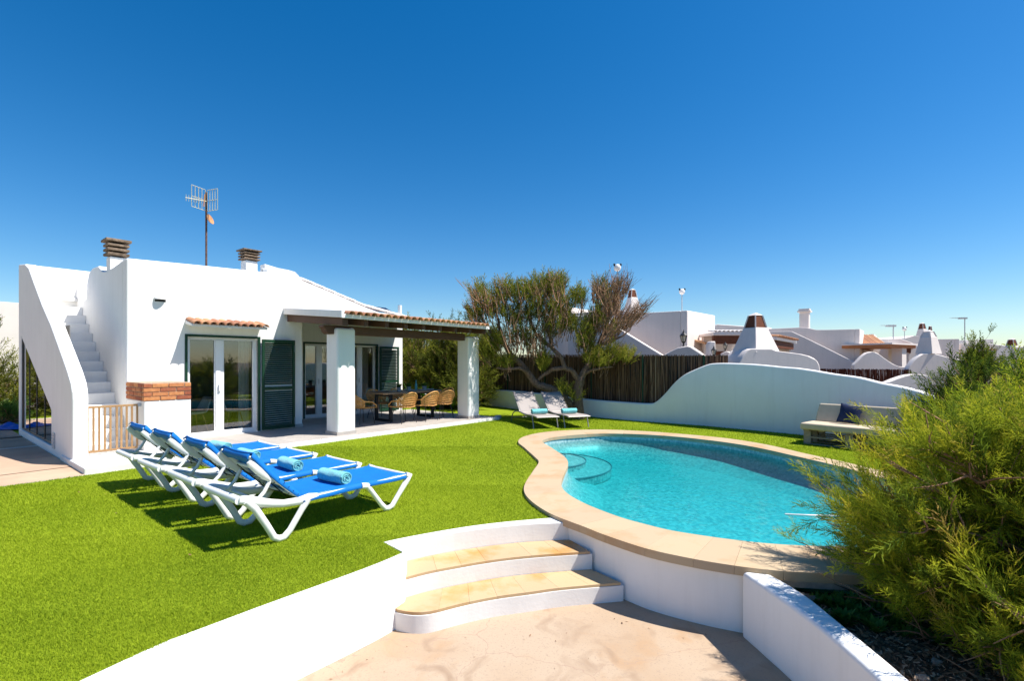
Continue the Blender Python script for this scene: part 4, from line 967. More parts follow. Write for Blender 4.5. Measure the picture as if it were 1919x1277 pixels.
def pyramid_chimney(u0, u1, vb, ut0, ut1, vt, v2, Y, label, name='pyramid_chimney', slat='brown_slat'):
    x0, _, zb = at(u0, vb, Y); x1 = at(u1, vb, Y)[0]; a0, _, zt = at(ut0, vt, Y); a1 = at(ut1, vt, Y)[0]; z2 = at(ut0, v2, Y)[2]
    cx = (x0+x1)/2; e = empty(name, (cx, Y, zb), R(20), label, 'chimney'); hw = (x1-x0)/2*.80; ht = (a1-a0)/2*.84; H1 = zt-zb; H2 = z2-zb
    m = MB(); m.hexa([(-hw,-hw,0),(hw,-hw,0),(hw,hw,0),(-hw,hw,0),(-ht,-ht,H1),(ht,-ht,H1),(ht,ht,H1),(-ht,ht,H1)]); m.build('hood', 'stucco_far', e, bevel=.02)
    h3 = ht*.62
    m = MB(); m.hexa([(-ht*.88,-ht*.88,H1),(ht*.88,-ht*.88,H1),(ht*.88,ht*.88,H1),(-ht*.88,ht*.88,H1),(-h3*.88,-h3*.88,H2),(h3*.88,-h3*.88,H2),(h3*.88,h3*.88,H2),(-h3*.88,h3*.88,H2)]); m.build('louvre', slat, e)
    for sx_ in (-1, 1):
        for sy in (-1, 1): MB().tube([(sx_*ht*.92, sy*ht*.92, H1), (sx_*h3*.92, sy*h3*.92, H2)], .07*ht+.01, 4).build('corner_post', 'stucco_far', e)
    m = MB(); m.hexa([(-h3,-h3,H2),(h3,-h3,H2),(h3,h3,H2),(-h3,h3,H2),(-h3*.2,-h3*.2,H2+h3*.55),(h3*.2,-h3*.2,H2+h3*.55),(h3*.2,h3*.2,H2+h3*.55),(-h3*.2,h3*.2,H2+h3*.55)]); m.build('cap', 'stucco_far', e)
    return e
pyramid_chimney(1168, 1202, 592, 1179, 1195, 558, 544, 21, 'white pyramid chimney with brown louvre on the roof right of the tamarisk')
pyramid_chimney(1379, 1452, 662, 1403, 1438, 615, 592, 15.45, 'tall white pyramid chimney with brown louvre rising behind the garden wall')
pyramid_chimney(1722, 1758, 664, 1731, 1753, 632, 622, 24, 'white pyramid chimney with closed flat top in the far garden', slat='stucco_far')
pyramid_chimney(1719, 1737, 632, 1721, 1732, 617, 607, 38, 'small stone chimney with dark louvre on a far roof')
pyramid_chimney(1736, 1750, 632, 1739, 1745, 622, 612, 39, 'second small far chimney just right of the dark-louvred one')
pyramid_chimney(1886, 1906, 652, 1888, 1903, 648, 637, 34, 'red brown chimney at the far right edge above the shrubs')
# plain chimney of the middle house
e = empty('square_chimney', at(1508, 607, 31), HROT, 'square white chimney with a flat cap on the middle house', 'chimney')
MB().box(-.26,-.26,-.6,.26,.26,.72).build('shaft', 'stucco_far', e, bevel=.02); MB().box(-.36,-.36,.72,.36,.36,.80).build('cap', 'stucco_far', e)
MB().box(-.30,-.30,.80,.30,.30,.92).build('cap_top', 'stucco_far', e)
# barbecue body under the tall pyramid chimney: curved garden wall
def wall_px(name, pts, s=None, Y=None, th=.2, label='', m='stucco_far', zb=-.1):
    if s is not None:
        prof = [HS(u, v, s) for u, v in pts]
        poly = prof+[(prof[-1][0], zb), (prof[0][0], zb)]
        e = MB().slab(poly, 0, th, S_).build(name, m, None, smooth=40, bevel=.03)
        e.location = HW(s, 0, 0); e.rotation_euler = (0, 0, HROT)
    else:
        prof = [(at(u, v, Y)[0], at(u, v, Y)[2]) for u, v in pts]
        poly = prof+[(prof[-1][0], zb), (prof[0][0], zb)]
        e = MB().slab(poly, 0, th, lambda a, b, d: (a, Y+d, b)).build(name, m, None, smooth=40, bevel=.03)
    tag(e, label, 'wall'); return e
k6 = 5.997
Z6 = lambda l: [(1320+a/k6, 560+b/k6) for a, b in l]
wall_px('barbecue_wall', Z6([(385,720),(430,650),(480,585),(520,562),(760,562),(800,580),(850,592),(980,608),(1100,625),(1190,648),(1240,672),(1275,705),(1295,745),(1305,810)]), Y=14.85, th=1.15, label='low rounded white barbecue wall under the tall pyramid chimney')
wall_px('arched_garden_wall', [(1225,672),(1243,666),(1256,659),(1270,652),(1285,649),(1296,651),(1308,659),(1316,665),(1324,672),(1332,690)], s=13.6, th=.25, label='arched white garden wall carrying a lantern just behind the brushwood fence')
wall_px('arched_garden_wall', [(1330,686),(1342,672),(1352,662),(1361,658.5),(1368,661),(1374,668),(1381,677),(1390,684)], s=15.0, th=.25, label='small arched white wall with a lantern left of the tall pyramid chimney')
wall_px('garden_pillar', [(1329,646),(1332,640),(1341,640),(1342,700)], Y=16.3, th=.3, label='slim white pillar between the two arched garden walls')
k8 = 7.38
Z8 = lambda l: [(1600+a/k8, 590+b/k8) for a, b in l]
wall_px('arched_garden_wall', Z8([(0,700),(60,640),(120,575),(180,530),(240,515),(300,520),(350,545),(420,600),(500,655),(570,695),(640,720),(760,725)]), Y=26, th=.25, label='arched white wall in front of the far orange pergola')
wall_px('arched_garden_wall', Z8([(480,940),(600,890),(720,850),(800,832),(880,825),(960,832),(1040,850),(1100,880)]), Y=13, th=.25, label='low arched white wall just beyond the end of the wavy garden wall')
wall_px('garden_wall_far', Z8([(700,840),(760,740),(830,640),(900,580),(950,545),(1120,540),(1250,575),(1400,615),(1640,625),(1800,690)]), Y=23.6, th=.3, label='long curved white wall below the flat-topped far chimney')
wall_px('house_block_far', Z8([(470,338),(660,335),(790,385),(890,430),(890,600)]), Y=32, th=4, label='grey white gable of a distant house left of the far chimney')
wall_px('house_block_far', Z8([(700,330),(820,292),(880,295),(935,318)]), Y=36, th=4, label='distant low white gable behind the far chimney')
wall_px('house_block_far', [(1800,652),(1804,644),(1846,644),(1900,650),(1925,650)], Y=42, th=5, label='distant white house block behind the shrubs at the far right')
wall_px('house_block_far', [(1806,644),(1806,638),(1862,636),(1862,644)], Y=46, th=5, label='distant block with a dusky pink parapet', m='tile_white')
wall_px('house_block_far', [(1340,612),(1344,608),(1400,612),(1402,640)], Y=30, th=5, label='sunlit white roof edge between nearest house and tall chimney')
# timber porch between the nearest neighbour and the tall chimney
e = empty('timber_porch', at(1337, 645, 18), HROT-R(51.25), 'brown timber porch front left of the tall pyramid chimney', 'porch')
MB().box(0,0,0,1.32,.16,.30).build('beam', 'brown_slat', e, bevel=.01); MB().box(-.03,-.06,.31,1.36,1.3,.42).build('roof_edge', 'stucco_far', e, bevel=.02)
pt2 = barrel(.5, .075, .07, 'roof_tile', seg=5); pt2.materials.append(M['tile_white'])
for k in range(9): link('roof_tile', pt2, e, loc=(.04+k*.155, -.08, .43), rot=(0, -.12, R(90)))
MB().box(.03,1.0,-2.3,1.3,1.2,.30).build('rear_wall', 'stucco_far', e)
MB().box(.35,.97,-2.2,.85,.999,-.25).build('door', 'brown_slat', e)
# far pergola
e = empty('pergola', at(1660, 668, 28), HROT+R(-20), 'orange timber pergola roof in the far garden', 'pergola')
MB().box(-1.5,-.8,.45,1.7,1.6,.62).build('roof_slab', 'orange_wood', e); MB().box(-1.55,-.9,.62,1.75,1.6,.70).build('roof_edge', 'stucco_far', e)
MB().box(.2,-.7,-1.2,.75,-.2,.45).build('pillar', 'stucco_far', e)
e = empty('tiled_roof', at(1642, 648, 30), R(5), 'orange clay tile roof above the far pergola', 'roof')
ft = barrel(1.3, .085, .085, 'roof_tile', seg=5); ft.materials.append(M['terracotta'])
for k in range(9): link('roof_tile', ft, e, loc=(-.68+k*.17, 0, 0), rot=(0, -.55, R(90)))
MB().hexa([(-.8,0,-1.5),(.8,0,-1.5),(.8,1.2,-1.5),(-.8,1.2,-1.5),(-.8,0,-.05),(.8,0,-.05),(.8,1.2,.62),(-.8,1.2,.62)]).build('roof_body', 'stucco_far', e)
# second reed fence
rl = [at(1535, 700, 20)[:2], at(1703, 700, 17.5)[:2]]
me = brush('reed', rl, math.dist(*rl), lambda d: 0., lambda d: 1.37, .05, np.random.default_rng(8), 190, 'reed_red', (.014, .03))
o = link('reed_fence', me); tag(o, 'reddish reed fence between the neighbouring gardens', 'fence')
# hills far away
hm = MB(); hx = [(x, 40+90*math.exp(-((x-2300)/420)**2)+55*math.exp(-((x-1500)/300)**2)+10*math.sin(x*.011)) for x in range(600, 3200, 60)]
for (a, h), (b, h2) in zip(hx, hx[1:]): hm.add([(a,1900,-5),(b,1900,-5),(b,1960,h2*.45),(a,1960,h*.45)], [(0,1,2,3)])
o = hm.build('hills', 'far_hill', None, smooth=80); ST(o)
# lanterns on the arched walls
def lantern(u, vb, vt, Y, label):
    x, y, z = at(u, vb, Y); h = at(u, vt, Y)[2]-z
    e = empty('wall_lantern', (x, y, z), 0, label, 'lantern', 'black lanterns on the neighbours walls')
    MB().lathe([(.05*h,0),(.09*h,.02*h),(.05*h,.06*h),(.045*h,.20*h),(.11*h,.24*h),(.13*h,.28*h),(.10*h,.30*h)], 8).build('foot', 'lantern', e)
    MB().lathe([(.11*h,.30*h),(.19*h,.62*h)], 6).build('glass_body', 'lantern_glass', e)
    b = MB()
    for k in range(6): a = k*math.pi/3; b.tube([(.115*h*math.cos(a), .115*h*math.sin(a), .30*h), (.195*h*math.cos(a), .195*h*math.sin(a), .62*h)], .02*h, 4)
    b.build('glazing_bars', 'lantern', e)
    MB().lathe([(.23*h,.62*h),(.22*h,.66*h),(.10*h,.78*h),(.06*h,.84*h),(.06*h,.88*h),(.02*h,.94*h),(.015*h,1.0*h)], 8).build('roof_cap', 'lantern', e)
lantern(1281, 650, 618, 16.9, 'black lantern on the arched wall behind the brushwood fence')
lantern(1359, 660, 640, 17.6, 'small black lantern on the little arched wall by the tall chimney')
lantern(1338, 672, 648, 16.0, 'black lantern fixed beside the slim white pillar')
# poles with round heads, far antennas
def ball_pole(u, vb, vt, Y, r, label):
    x, y, z = at(u, vb, Y); h = at(u, vt, Y)[2]-z
    e = empty('ball_pole', (x, y, z), 0, label, 'pole', 'ball-topped poles on the roofs')
    MB().tube([(0,0,-.3),(0,0,h)], .022, 6).build('pole', 'grey_plastic', e)
    MB().lathe([(.02,-r),(r*.7,-r*.7),(r,0),(r*.7,r*.7),(.02,r)], 12, (0, 0, h)).build('ball', 'plate', e, smooth=60)
    for s_ in (-1, 1): MB().lathe([(.02,-r*.35),(r*.32,0),(.02,r*.35)], 8, (s_*r*.85, -r*.2, h+r*.75)).build('knob', 'black_strap', e, smooth=60)
ball_pole(1157, 560, 502, 22, .17, 'pole with a white ball rising out of the tamarisk crown')
ball_pole(1278, 582, 547, 24, .15, 'pole with a white ball on the roof of the nearest neighbouring house')
ball_pole(1695, 632, 617, 34, .14, 'small far pole with a white ball beside the roof antenna')
def yagi(u, vb, vt, Y, w_, label):
    x, y, z = at(u, vb, Y); h = at(u, vt, Y)[2]-z
    e = empty('roof_antenna', (x, y, z), 0, label, 'antenna', 'television antennas on far roofs')
    MB().tube([(0,0,-.3),(0,0,h)], .035, 6).build('mast', 'grey_plastic', e)
    b = MB(); b.tube([(-w_, 0, h-.05), (.15, 0, h-.08)], .02, 5)
    for k in range(9): q = -w_+k*w_/8.5; b.tube([(q, -.16, h-.05), (q, .16, h-.05)], .010, 4)
    b.box(-.45, -.12, h-.14, .12, .12, h-.02); b.build('element', 'grey_plastic', e)
yagi(1808, 641, 595, 40, 1.1, 'tall television antenna on a far roof at the right')
yagi(1674, 632, 609, 34, .8, 'television antenna on a far roof behind the orange tiles')
# white house far left
e = empty('white_house_left', HW(-7.5, -12, 0), HROT, 'sunlit white house wall at the far left behind the tree', 'house')
MB().slab([(-9,-.1),(8.2,-.1),(8.2,3.62),(-9,3.8)], 0, -.3, F_).build('wall', 'stucco_far', e, bevel=.05)
MB().box(-9,.3,-.1,8.2,6,3.2).build('rear_block', 'stucco_far', e)

# ================================================================== vegetation
def spray(rng, ntw, nl, spread=.30, w_=.016, droop=.10):
    """one feathery shoot of unit length along +z: stem plus fine scale-leaf slivers"""
    V = []; F = []; T = []
    def stem(t): return np.array([droop*t*t, .02*math.sin(t*5), t])
    for i in range(5):
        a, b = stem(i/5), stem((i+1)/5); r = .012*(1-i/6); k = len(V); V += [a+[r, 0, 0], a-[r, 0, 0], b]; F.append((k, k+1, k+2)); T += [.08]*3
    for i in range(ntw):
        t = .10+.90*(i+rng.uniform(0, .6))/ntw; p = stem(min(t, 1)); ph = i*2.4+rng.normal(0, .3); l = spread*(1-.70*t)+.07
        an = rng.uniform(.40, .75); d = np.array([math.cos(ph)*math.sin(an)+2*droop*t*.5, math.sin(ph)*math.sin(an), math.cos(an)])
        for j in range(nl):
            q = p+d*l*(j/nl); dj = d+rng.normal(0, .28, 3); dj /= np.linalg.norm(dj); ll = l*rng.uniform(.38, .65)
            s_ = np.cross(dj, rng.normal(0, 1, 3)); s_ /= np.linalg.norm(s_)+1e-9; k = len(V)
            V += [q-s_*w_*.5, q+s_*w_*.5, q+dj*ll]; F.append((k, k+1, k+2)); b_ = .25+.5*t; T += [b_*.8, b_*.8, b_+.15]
    return np.array(V), np.array(F), np.array(T)
def scatter(templates, P, Dr, S, Tn, rng):
    VV = []; FF = []; TT = []; base = 0
    which = rng.integers(0, len(templates), len(P))
    for ti, (V, F, T) in enumerate(templates):
        I = np.where(which == ti)[0]
        if not len(I): continue
        d = Dr[I]/np.linalg.norm(Dr[I], axis=1)[:, None]
        a = np.cross(d, rng.normal(0, 1, (len(I), 3))); a /= np.linalg.norm(a, axis=1)[:, None]; b = np.cross(d, a)
        Q = (V[None, :, 0, None]*a[:, None, :]+V[None, :, 1, None]*b[:, None, :]+V[None, :, 2, None]*d[:, None, :])*S[I][:, None, None]+P[I][:, None, :]
        m = len(V); VV.append(Q.reshape(-1, 3)); FF.append((F[None]+(np.arange(len(I))*m)[:, None, None]).reshape(-1, 3)+base)
        TT.append(np.clip(T[None]+Tn[I][:, None], 0, 1).ravel()); base += len(I)*m
    return np.concatenate(VV), np.concatenate(FF), np.concatenate(TT)
def twig_arrays(C, Rr):
    """C (N,K,3) centre lines, Rr (N,K) radii -> three-sided tubes"""
    N_, K, _ = C.shape; t = C[:, -1]-C[:, 0]; t /= np.linalg.norm(t, axis=1)[:, None]+1e-9
    u = np.cross(t, np.array([.3, .2, .93])); u /= np.linalg.norm(u, axis=1)[:, None]+1e-9; v = np.cross(t, u)
    V = np.stack([C+Rr[..., None]*(u*math.cos(a)+v*math.sin(a))[:, None, :] for a in (0, 2.094, 4.189)], 2).reshape(-1, 3)
    i = np.arange(N_)[:, None, None]*(K*3)+np.arange(K-1)[None, :, None]*3; k = np.arange(3)[None, None, :]; l = (k+1) % 3
    F = np.stack([i+k, i+l, i+3+l, i+3+k], -1).reshape(-1, 4); return V, F
def bez(a, m, b, K): t = np.linspace(0, 1, K)[None, :, None]; return (1-t)**2*a[:, None]+2*t*(1-t)*m[:, None]+t*t*b[:, None]
rngv = np.random.default_rng(21)
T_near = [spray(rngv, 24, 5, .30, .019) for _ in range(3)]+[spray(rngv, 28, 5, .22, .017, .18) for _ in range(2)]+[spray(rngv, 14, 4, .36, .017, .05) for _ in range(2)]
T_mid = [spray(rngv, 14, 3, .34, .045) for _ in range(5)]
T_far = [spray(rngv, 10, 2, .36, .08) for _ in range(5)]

def bush(name, label, cat, base, rad, nb, nsub, nsp, size, temps, leafmat, rng, lean=(0, 0, 0), az=(0, 360), el=(-5, 88), tint=.0, r_in=.45, group=None, trunk_r=.05, bare=0, flat=.35, clear=None):
    """a multi-stemmed shrub: limbs from the base, side shoots, feathery sprays; rad = (rx, ry, rz)"""
    e = empty(name, base, 0, label, cat, group); rad = np.array(rad, float); lean = np.array(lean, float)
    A = np.radians(rng.uniform(*az, nb)); E = np.arcsin(rng.uniform(math.sin(R(el[0])), math.sin(R(el[1])), nb))
    d = np.stack([np.cos(E)*np.cos(A), np.cos(E)*np.sin(A), np.sin(E)], 1); ext = rng.uniform(.70, 1.02, nb)
    lump = 1+.16*np.sin(A*3+1.3)*np.cos(E*4)+.10*np.sin(A*7+E*5)
    tip = d*rad*(ext*lump)[:, None]+lean; root = rng.normal(0, .06, (nb, 3))*[1, 1, .2]; mid = tip*.45+np.array([0, 0, .16])*rad[2]+rng.normal(0, .08, (nb, 3))*rad
    C = bez(root, mid, tip, 7); Rr = np.linspace(trunk_r, .005, 7)[None]*rng.uniform(.5, 1, (nb, 1))
    V1, F1 = twig_arrays(C, Rr)
    bi = np.repeat(np.arange(nb), nsub); t = rng.uniform(r_in, 1., len(bi)); ft = t*6; i0 = np.minimum(ft.astype(int), 5); fr = (ft-i0)[:, None]
    p = C[bi, i0]*(1-fr)+C[bi, i0+1]*fr; td = C[bi, i0+1]-C[bi, i0]; td /= np.linalg.norm(td, axis=1)[:, None]+1e-9
    sd_ = td*.9+rng.normal(0, .55, td.shape)+np.array([0, 0, .35]); sd_ /= np.linalg.norm(sd_, axis=1)[:, None]; sl_ = rng.uniform(.5, 1.2, len(bi))*size*1.3
    q = p+sd_*sl_[:, None]; C2 = bez(p, (p+q)/2+rng.normal(0, .03, p.shape), q, 4); V2, F2 = twig_arrays(C2, np.linspace(.008, .0025, 4)[None]*np.ones((len(bi), 1))*max(1, size*2.2))
    si = np.repeat(np.arange(len(bi)), nsp); u = rng.uniform(.15, 1., len(si)); sp_ = p[si]+(q-p)[si]*u[:, None]
    dd = sd_[si]+rng.normal(0, .42, (len(si), 3))+np.array([0, 0, flat]); S = size*np.clip(rng.lognormal(-.12, .33, len(si)), .4, 1.7)
    keep = sp_[:, 2]+base[2] > -.12
    if clear is not None: keep &= clear(sp_+np.array(base), (sp_+dd/np.linalg.norm(dd, axis=1)[:, None]*S[:, None])+np.array(base), rng)
    clump = .16*np.sin(bi[si]*1.7)+.10*np.sin(si*.9)-.22*(rng.uniform(0, 1, len(si)) < .22)
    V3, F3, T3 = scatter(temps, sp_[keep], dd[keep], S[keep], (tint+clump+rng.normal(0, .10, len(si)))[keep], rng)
    Vb = np.concatenate([V1, V2]); Fb = np.concatenate([F1, F2+len(V1)])
    if bare:
        nbr = bare; bi2 = rng.integers(0, nb, nbr); t2 = rng.uniform(.25, .8, nbr); ft = t2*6; i0 = np.minimum(ft.astype(int), 5)
        p = C[bi2, i0]; dq = rng.normal(0, .8, (nbr, 3))+np.array([-.2, 0, .4]); dq /= np.linalg.norm(dq, axis=1)[:, None]; q = p+dq*rng.uniform(.15, .5, nbr)[:, None]*size*2.2
        V4, F4 = twig_arrays(bez(p, (p+q)/2+rng.normal(0, .05, p.shape), q, 4), np.linspace(.006, .0015, 4)[None]*np.ones((nbr, 1))); Fb = np.concatenate([Fb, F4+len(Vb)]); Vb = np.concatenate([Vb, V4])
    link('branches', arrays_mesh('branches', Vb, Fb, None, 'twig', True), e)
    link('foliage', arrays_mesh('foliage', V3, F3, T3, leafmat), e)
    return e
# big feathery bush in the right foreground: open towards the planter wall, thin and twiggy low on the near side
def open_side(a, b, rng):
    lim = lambda p: (p[:, 2] > .22) | (p[:, 0] > 2.28+(.2-p[:, 2])*1.0)
    thin = (a[:, 2] > .55) | (a[:, 0] < 2.9) | (rng.uniform(0, 1, len(a)) < .30)
    top = lambda p: p[:, 2] < 1.08+(p[:, 0]-2.0)*.46
    return (a[:, 0] < 4.75) & lim(a) & lim(b) & thin & ((top(a) & top(b)) | (rng.uniform(0, 1, len(a)) < np.where(a[:, 0] < 2.5, .10, .03)))
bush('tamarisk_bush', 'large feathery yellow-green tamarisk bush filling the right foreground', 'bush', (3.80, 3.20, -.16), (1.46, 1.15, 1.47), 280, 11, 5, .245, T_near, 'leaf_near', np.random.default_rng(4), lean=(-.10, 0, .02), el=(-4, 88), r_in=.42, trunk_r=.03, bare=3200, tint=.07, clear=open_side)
# darker shrubs behind it
bush('juniper_shrub', 'dense dark green shrub at the end of the wavy white wall', 'shrub', (7.75, 8.15, -.1), (.85, .95, 1.75), 105, 8, 3, .26, T_mid, 'leaf_dark', np.random.default_rng(5), tint=-.02, flat=.6)
bush('juniper_shrub', 'dense dark green shrub behind the foreground bush at the right edge', 'shrub', (9.3, 8.3, -.1), (1.1, 1.0, 1.85), 100, 8, 3, .28, T_mid, 'leaf_dark', np.random.default_rng(6), tint=.05, flat=.6)
bush('tamarisk_shrub', 'yellow-green shrub between the pool end and the dark shrubs', 'shrub', (6.6, 5.6, -.15), (1.35, 1.2, 1.55), 120, 7, 3, .32, T_mid, 'leaf_near', np.random.default_rng(7), lean=(-.1, 0, 0), tint=.0)
bush('pine_sapling', 'small upright conifer sapling against the far houses at right', 'tree', (19.2, 20.1, .4), (.6, .6, 1.85), 70, 7, 3, .34, T_far, 'leaf_dark', np.random.default_rng(8), el=(20, 89), tint=.05, flat=.8)
# shrubs beyond the frame on the right, mirrored in the glass doors
for k, (x, y, rz) in enumerate(((11.6, 4.9, 1.35), (11.3, 2.4, 1.3), (13.2, 6.6, 1.5))):
    bush('boundary_shrub', ['boundary shrub to the right of the soil bed, out of view', 'boundary shrub right of the camera, out of view', 'tall boundary shrub behind the foreground bush, out of view'][k], 'shrub', (x, y, -.14), (1.5, 1.4, rz), 45, 6, 3, .48, T_far, 'leaf_dark', np.random.default_rng(30+k))
# bushes behind the porch and at far left
for k, (u, Y, rx, rz, tn, lb) in enumerate(((772, 19.5, 1.2, 3.1, .05, 'yellow-green tamarisk bush seen through the porch, left one'), (838, 18.8, 1.2, 3.35, .0, 'tamarisk bush seen through the porch beside the right column'), (905, 20.5, 1.2, 3.4, -.05, 'dark tamarisk bush between the porch column and the big tree'), (800, 21.5, 1.5, 3.0, -.08, 'shaded tamarisk bush behind the two seen through the porch'), (880, 17.6, .75, 2.6, -.02, 'green tamarisk bush just right of the right porch column'))):
    bush('tamarisk_bush', lb, 'bush', ((u-CX_)/FPX*Y, Y, 0), (rx, 1.1, rz), 80, 8, 3, .42, T_mid, 'leaf_tree', np.random.default_rng(40+k), tint=tn, flat=.5, r_in=.3, trunk_r=.07, el=(5, 88))
bush('tamarisk_bush', 'green bush at the far left edge behind the stair wall', 'bush', (-15.6, 14.2, 0), (1.3, 1.3, 2.75), 80, 7, 3, .42, T_mid, 'leaf_tree', np.random.default_rng(50), tint=.08, flat=.5, bare=500)
bush('hedge_plant', 'low green plant on the ground at the far left edge', 'plant', (-13.6, 13.3, 0), (.9, .5, .35), 40, 6, 3, .2, T_mid, 'leaf_ground', np.random.default_rng(51), tint=.1)

# ------------------------------------------------------------------ the big tamarisk tree by the fence
TY = 14.15
tr = empty('tamarisk_tree', (1.83, TY, 0), 0, 'old leaning tamarisk tree with bare brown twigs beside the grey sunbeds', 'tree')
def tp3(u, v, dy=0.): x, y, z = at(u, v, TY+dy); return np.array([x-1.83, y-TY, z])
tk = MB()
limbs = [([(1084,790),(1083,760),(1083,735),(1086,712)], [.17,.13,.115,.12], [0,0,0,0]),
 ([(1086,716),(1096,696),(1110,672),(1122,648),(1136,612),(1146,572)], [.10,.085,.07,.055,.04,.02], [0,.05,.1,.1,.1,.1]),
 ([(1086,716),(1074,698),(1058,690),(1040,692),(1022,700),(1008,712)], [.085,.065,.06,.055,.05,.035], [0,-.1,-.1,-.1,0,0]),
 ([(1080,776),(1068,760),(1046,738),(1022,726),(1006,720),(992,702),(976,682),(958,664),(946,648),(938,622),(932,592)], [.11,.10,.10,.10,.095,.085,.075,.07,.06,.045,.025], [.05]*11),
 ([(1058,690),(1052,672),(1036,654),(1018,640),(1002,622),(992,596),(986,566)], [.06,.055,.05,.045,.04,.03,.018], [-.1,-.1,0,.1,.1,.1,.1]),
 ([(1036,654),(1030,630),(1034,604),(1040,572),(1046,548)], [.045,.04,.03,.022,.012], [0,.1,.2,.2,.2]),
 ([(988,698),(972,690),(950,692),(930,690)], [.05,.04,.03,.018], [0,-.2,-.3,-.4]),
 ([(946,648),(925,630),(908,606),(898,580)], [.05,.04,.03,.015], [.05,0,-.1,-.1]),
 ([(1110,672),(1092,650),(1080,620),(1078,590)], [.05,.04,.03,.015], [.1,.2,.2,.2]),
 ([(1122,648),(1146,640),(1166,630),(1184,616)], [.045,.035,.022,.01], [.1,0,0,0]),
 ([(1096,700),(1112,694),(1130,690),(1150,688)], [.045,.035,.025,.012], [0,-.2,-.3,-.3])]
for pts, rr_, dy in limbs:
    P_ = catmull([tp3(u, v, d) for (u, v), d in zip(pts, dy)], 3); rs = catmull([(r,) for r in rr_], 3)
    P_ = [p+RNG.normal(0, .012, 3) for p in P_]; tk.tube([tuple(p) for p in P_], [float(r[0])*1.15 for r in rs], 9)
tk.build('trunk', 'bark', tr, smooth=70)
rng = np.random.default_rng(77)
# clusters: u, v, radius px, number of sprays, number of bare twigs, up-lean, tint
TINT = .10
cl = [(900,560,26,70,70,-.25,.05),(925,585,28,110,60,-.2,.0),(895,600,22,60,50,-.4,.05),(950,555,26,110,70,-.1,.0),(985,560,28,120,70,-.05,-.03),(1015,545,26,100,90,0,.0),(1042,545,26,110,110,.05,.02),
      (965,600,30,120,60,0,-.03),(1010,590,30,140,60,0,-.04),(1050,585,26,130,60,.1,.06),(1065,615,22,90,40,.1,.02),(1085,570,18,90,30,.1,-.04),(1030,625,26,90,60,0,-.05),(985,635,28,60,90,0,-.05),
      (930,650,22,110,30,-.2,.12),(912,670,20,90,20,-.3,.10),(950,690,16,60,20,-.2,.12),(1018,690,15,90,0,0,.22),(1100,625,22,110,60,.2,.0),(1095,650,20,90,40,.1,-.02),(1112,680,18,110,10,.2,.16),(1148,674,18,120,10,.3,.2),(1130,688,14,70,10,.2,.2),(1172,680,12,50,6,.4,.2),
      (1120,600,24,60,150,.1,-.05),(1145,575,24,12,200,.15,-.05),(1160,540,24,4,170,.2,-.05),(1125,548,24,20,170,.05,-.05),(1165,600,24,2,150,.45,-.05),(1190,590,18,0,70,.7,0),(1140,625,20,10,120,.4,0),(1005,655,24,20,90,0,0),(960,640,22,20,90,-.1,0),(1060,740,10,25,0,0,.15),(1075,755,7,25,0,.1,.1)]
SP = []; SDr = []; SS = []; STn = []; TWa = []; TWm = []; TWb = []
for u, v, r, ns, ntw_, ln, tn in cl:
    r *= .74
    for k in range(int(ns*(.85 if u < 1000 else .75))):
        a = rng.uniform(0, 6.28); q = r*math.sqrt(rng.uniform(0, 1)); c = tp3(u+q*math.cos(a), v+q*math.sin(a)*.9, rng.normal(0, .33))
        SP.append(c); SDr.append(np.array([ln+rng.normal(0, .45), rng.normal(0, .45), 1.0])); SS.append(rng.uniform(.26, .52)); STn.append(TINT+tn+rng.normal(0, .12))
    for k in range(int(ntw_*.62)):
        a = rng.uniform(0, 6.28); q = r*math.sqrt(rng.uniform(0, 1)); c = tp3(u+q*math.cos(a), v+q*math.sin(a)*.9+6, rng.normal(0, .4))
        d = np.array([ln*1.3+rng.normal(0, .22), rng.normal(0, .22), 1.]); L_ = rng.uniform(.35, .95)
        TWa.append(c-d*L_*.18); TWm.append(c+rng.normal(0, .05, 3)); TWb.append(c+d*L_*.65+rng.normal(0, .05, 3))
V3, F3, T3 = scatter(T_mid, np.array(SP), np.array(SDr), np.array(SS), np.array(STn), rng)
link('crown', arrays_mesh('crown', V3, F3, T3, 'leaf_tree'), tr)
TWa, TWm, TWb = map(np.array, (TWa, TWm, TWb)); C = bez(TWa, TWm, TWb, 4)
V4, F4 = twig_arrays(C, np.linspace(.013, .004, 4)[None]*rng.uniform(.6, 1.2, (len(C), 1)))
# fine forks on the bare twigs
j = rng.integers(0, len(C), len(C)*2); p = C[j, rng.integers(1, 3, len(j))]; d = (TWb-TWa)[j]*.3+rng.normal(0, .09, (len(j), 3)); V5, F5 = twig_arrays(bez(p, p+d*.5, p+d, 3), np.linspace(.007, .003, 3)[None]*np.ones((len(j), 1)))
link('twigs', arrays_mesh('twigs', np.concatenate([V4, V5]), np.concatenate([F4, F5+len(V4)]), None, 'twig'), tr)

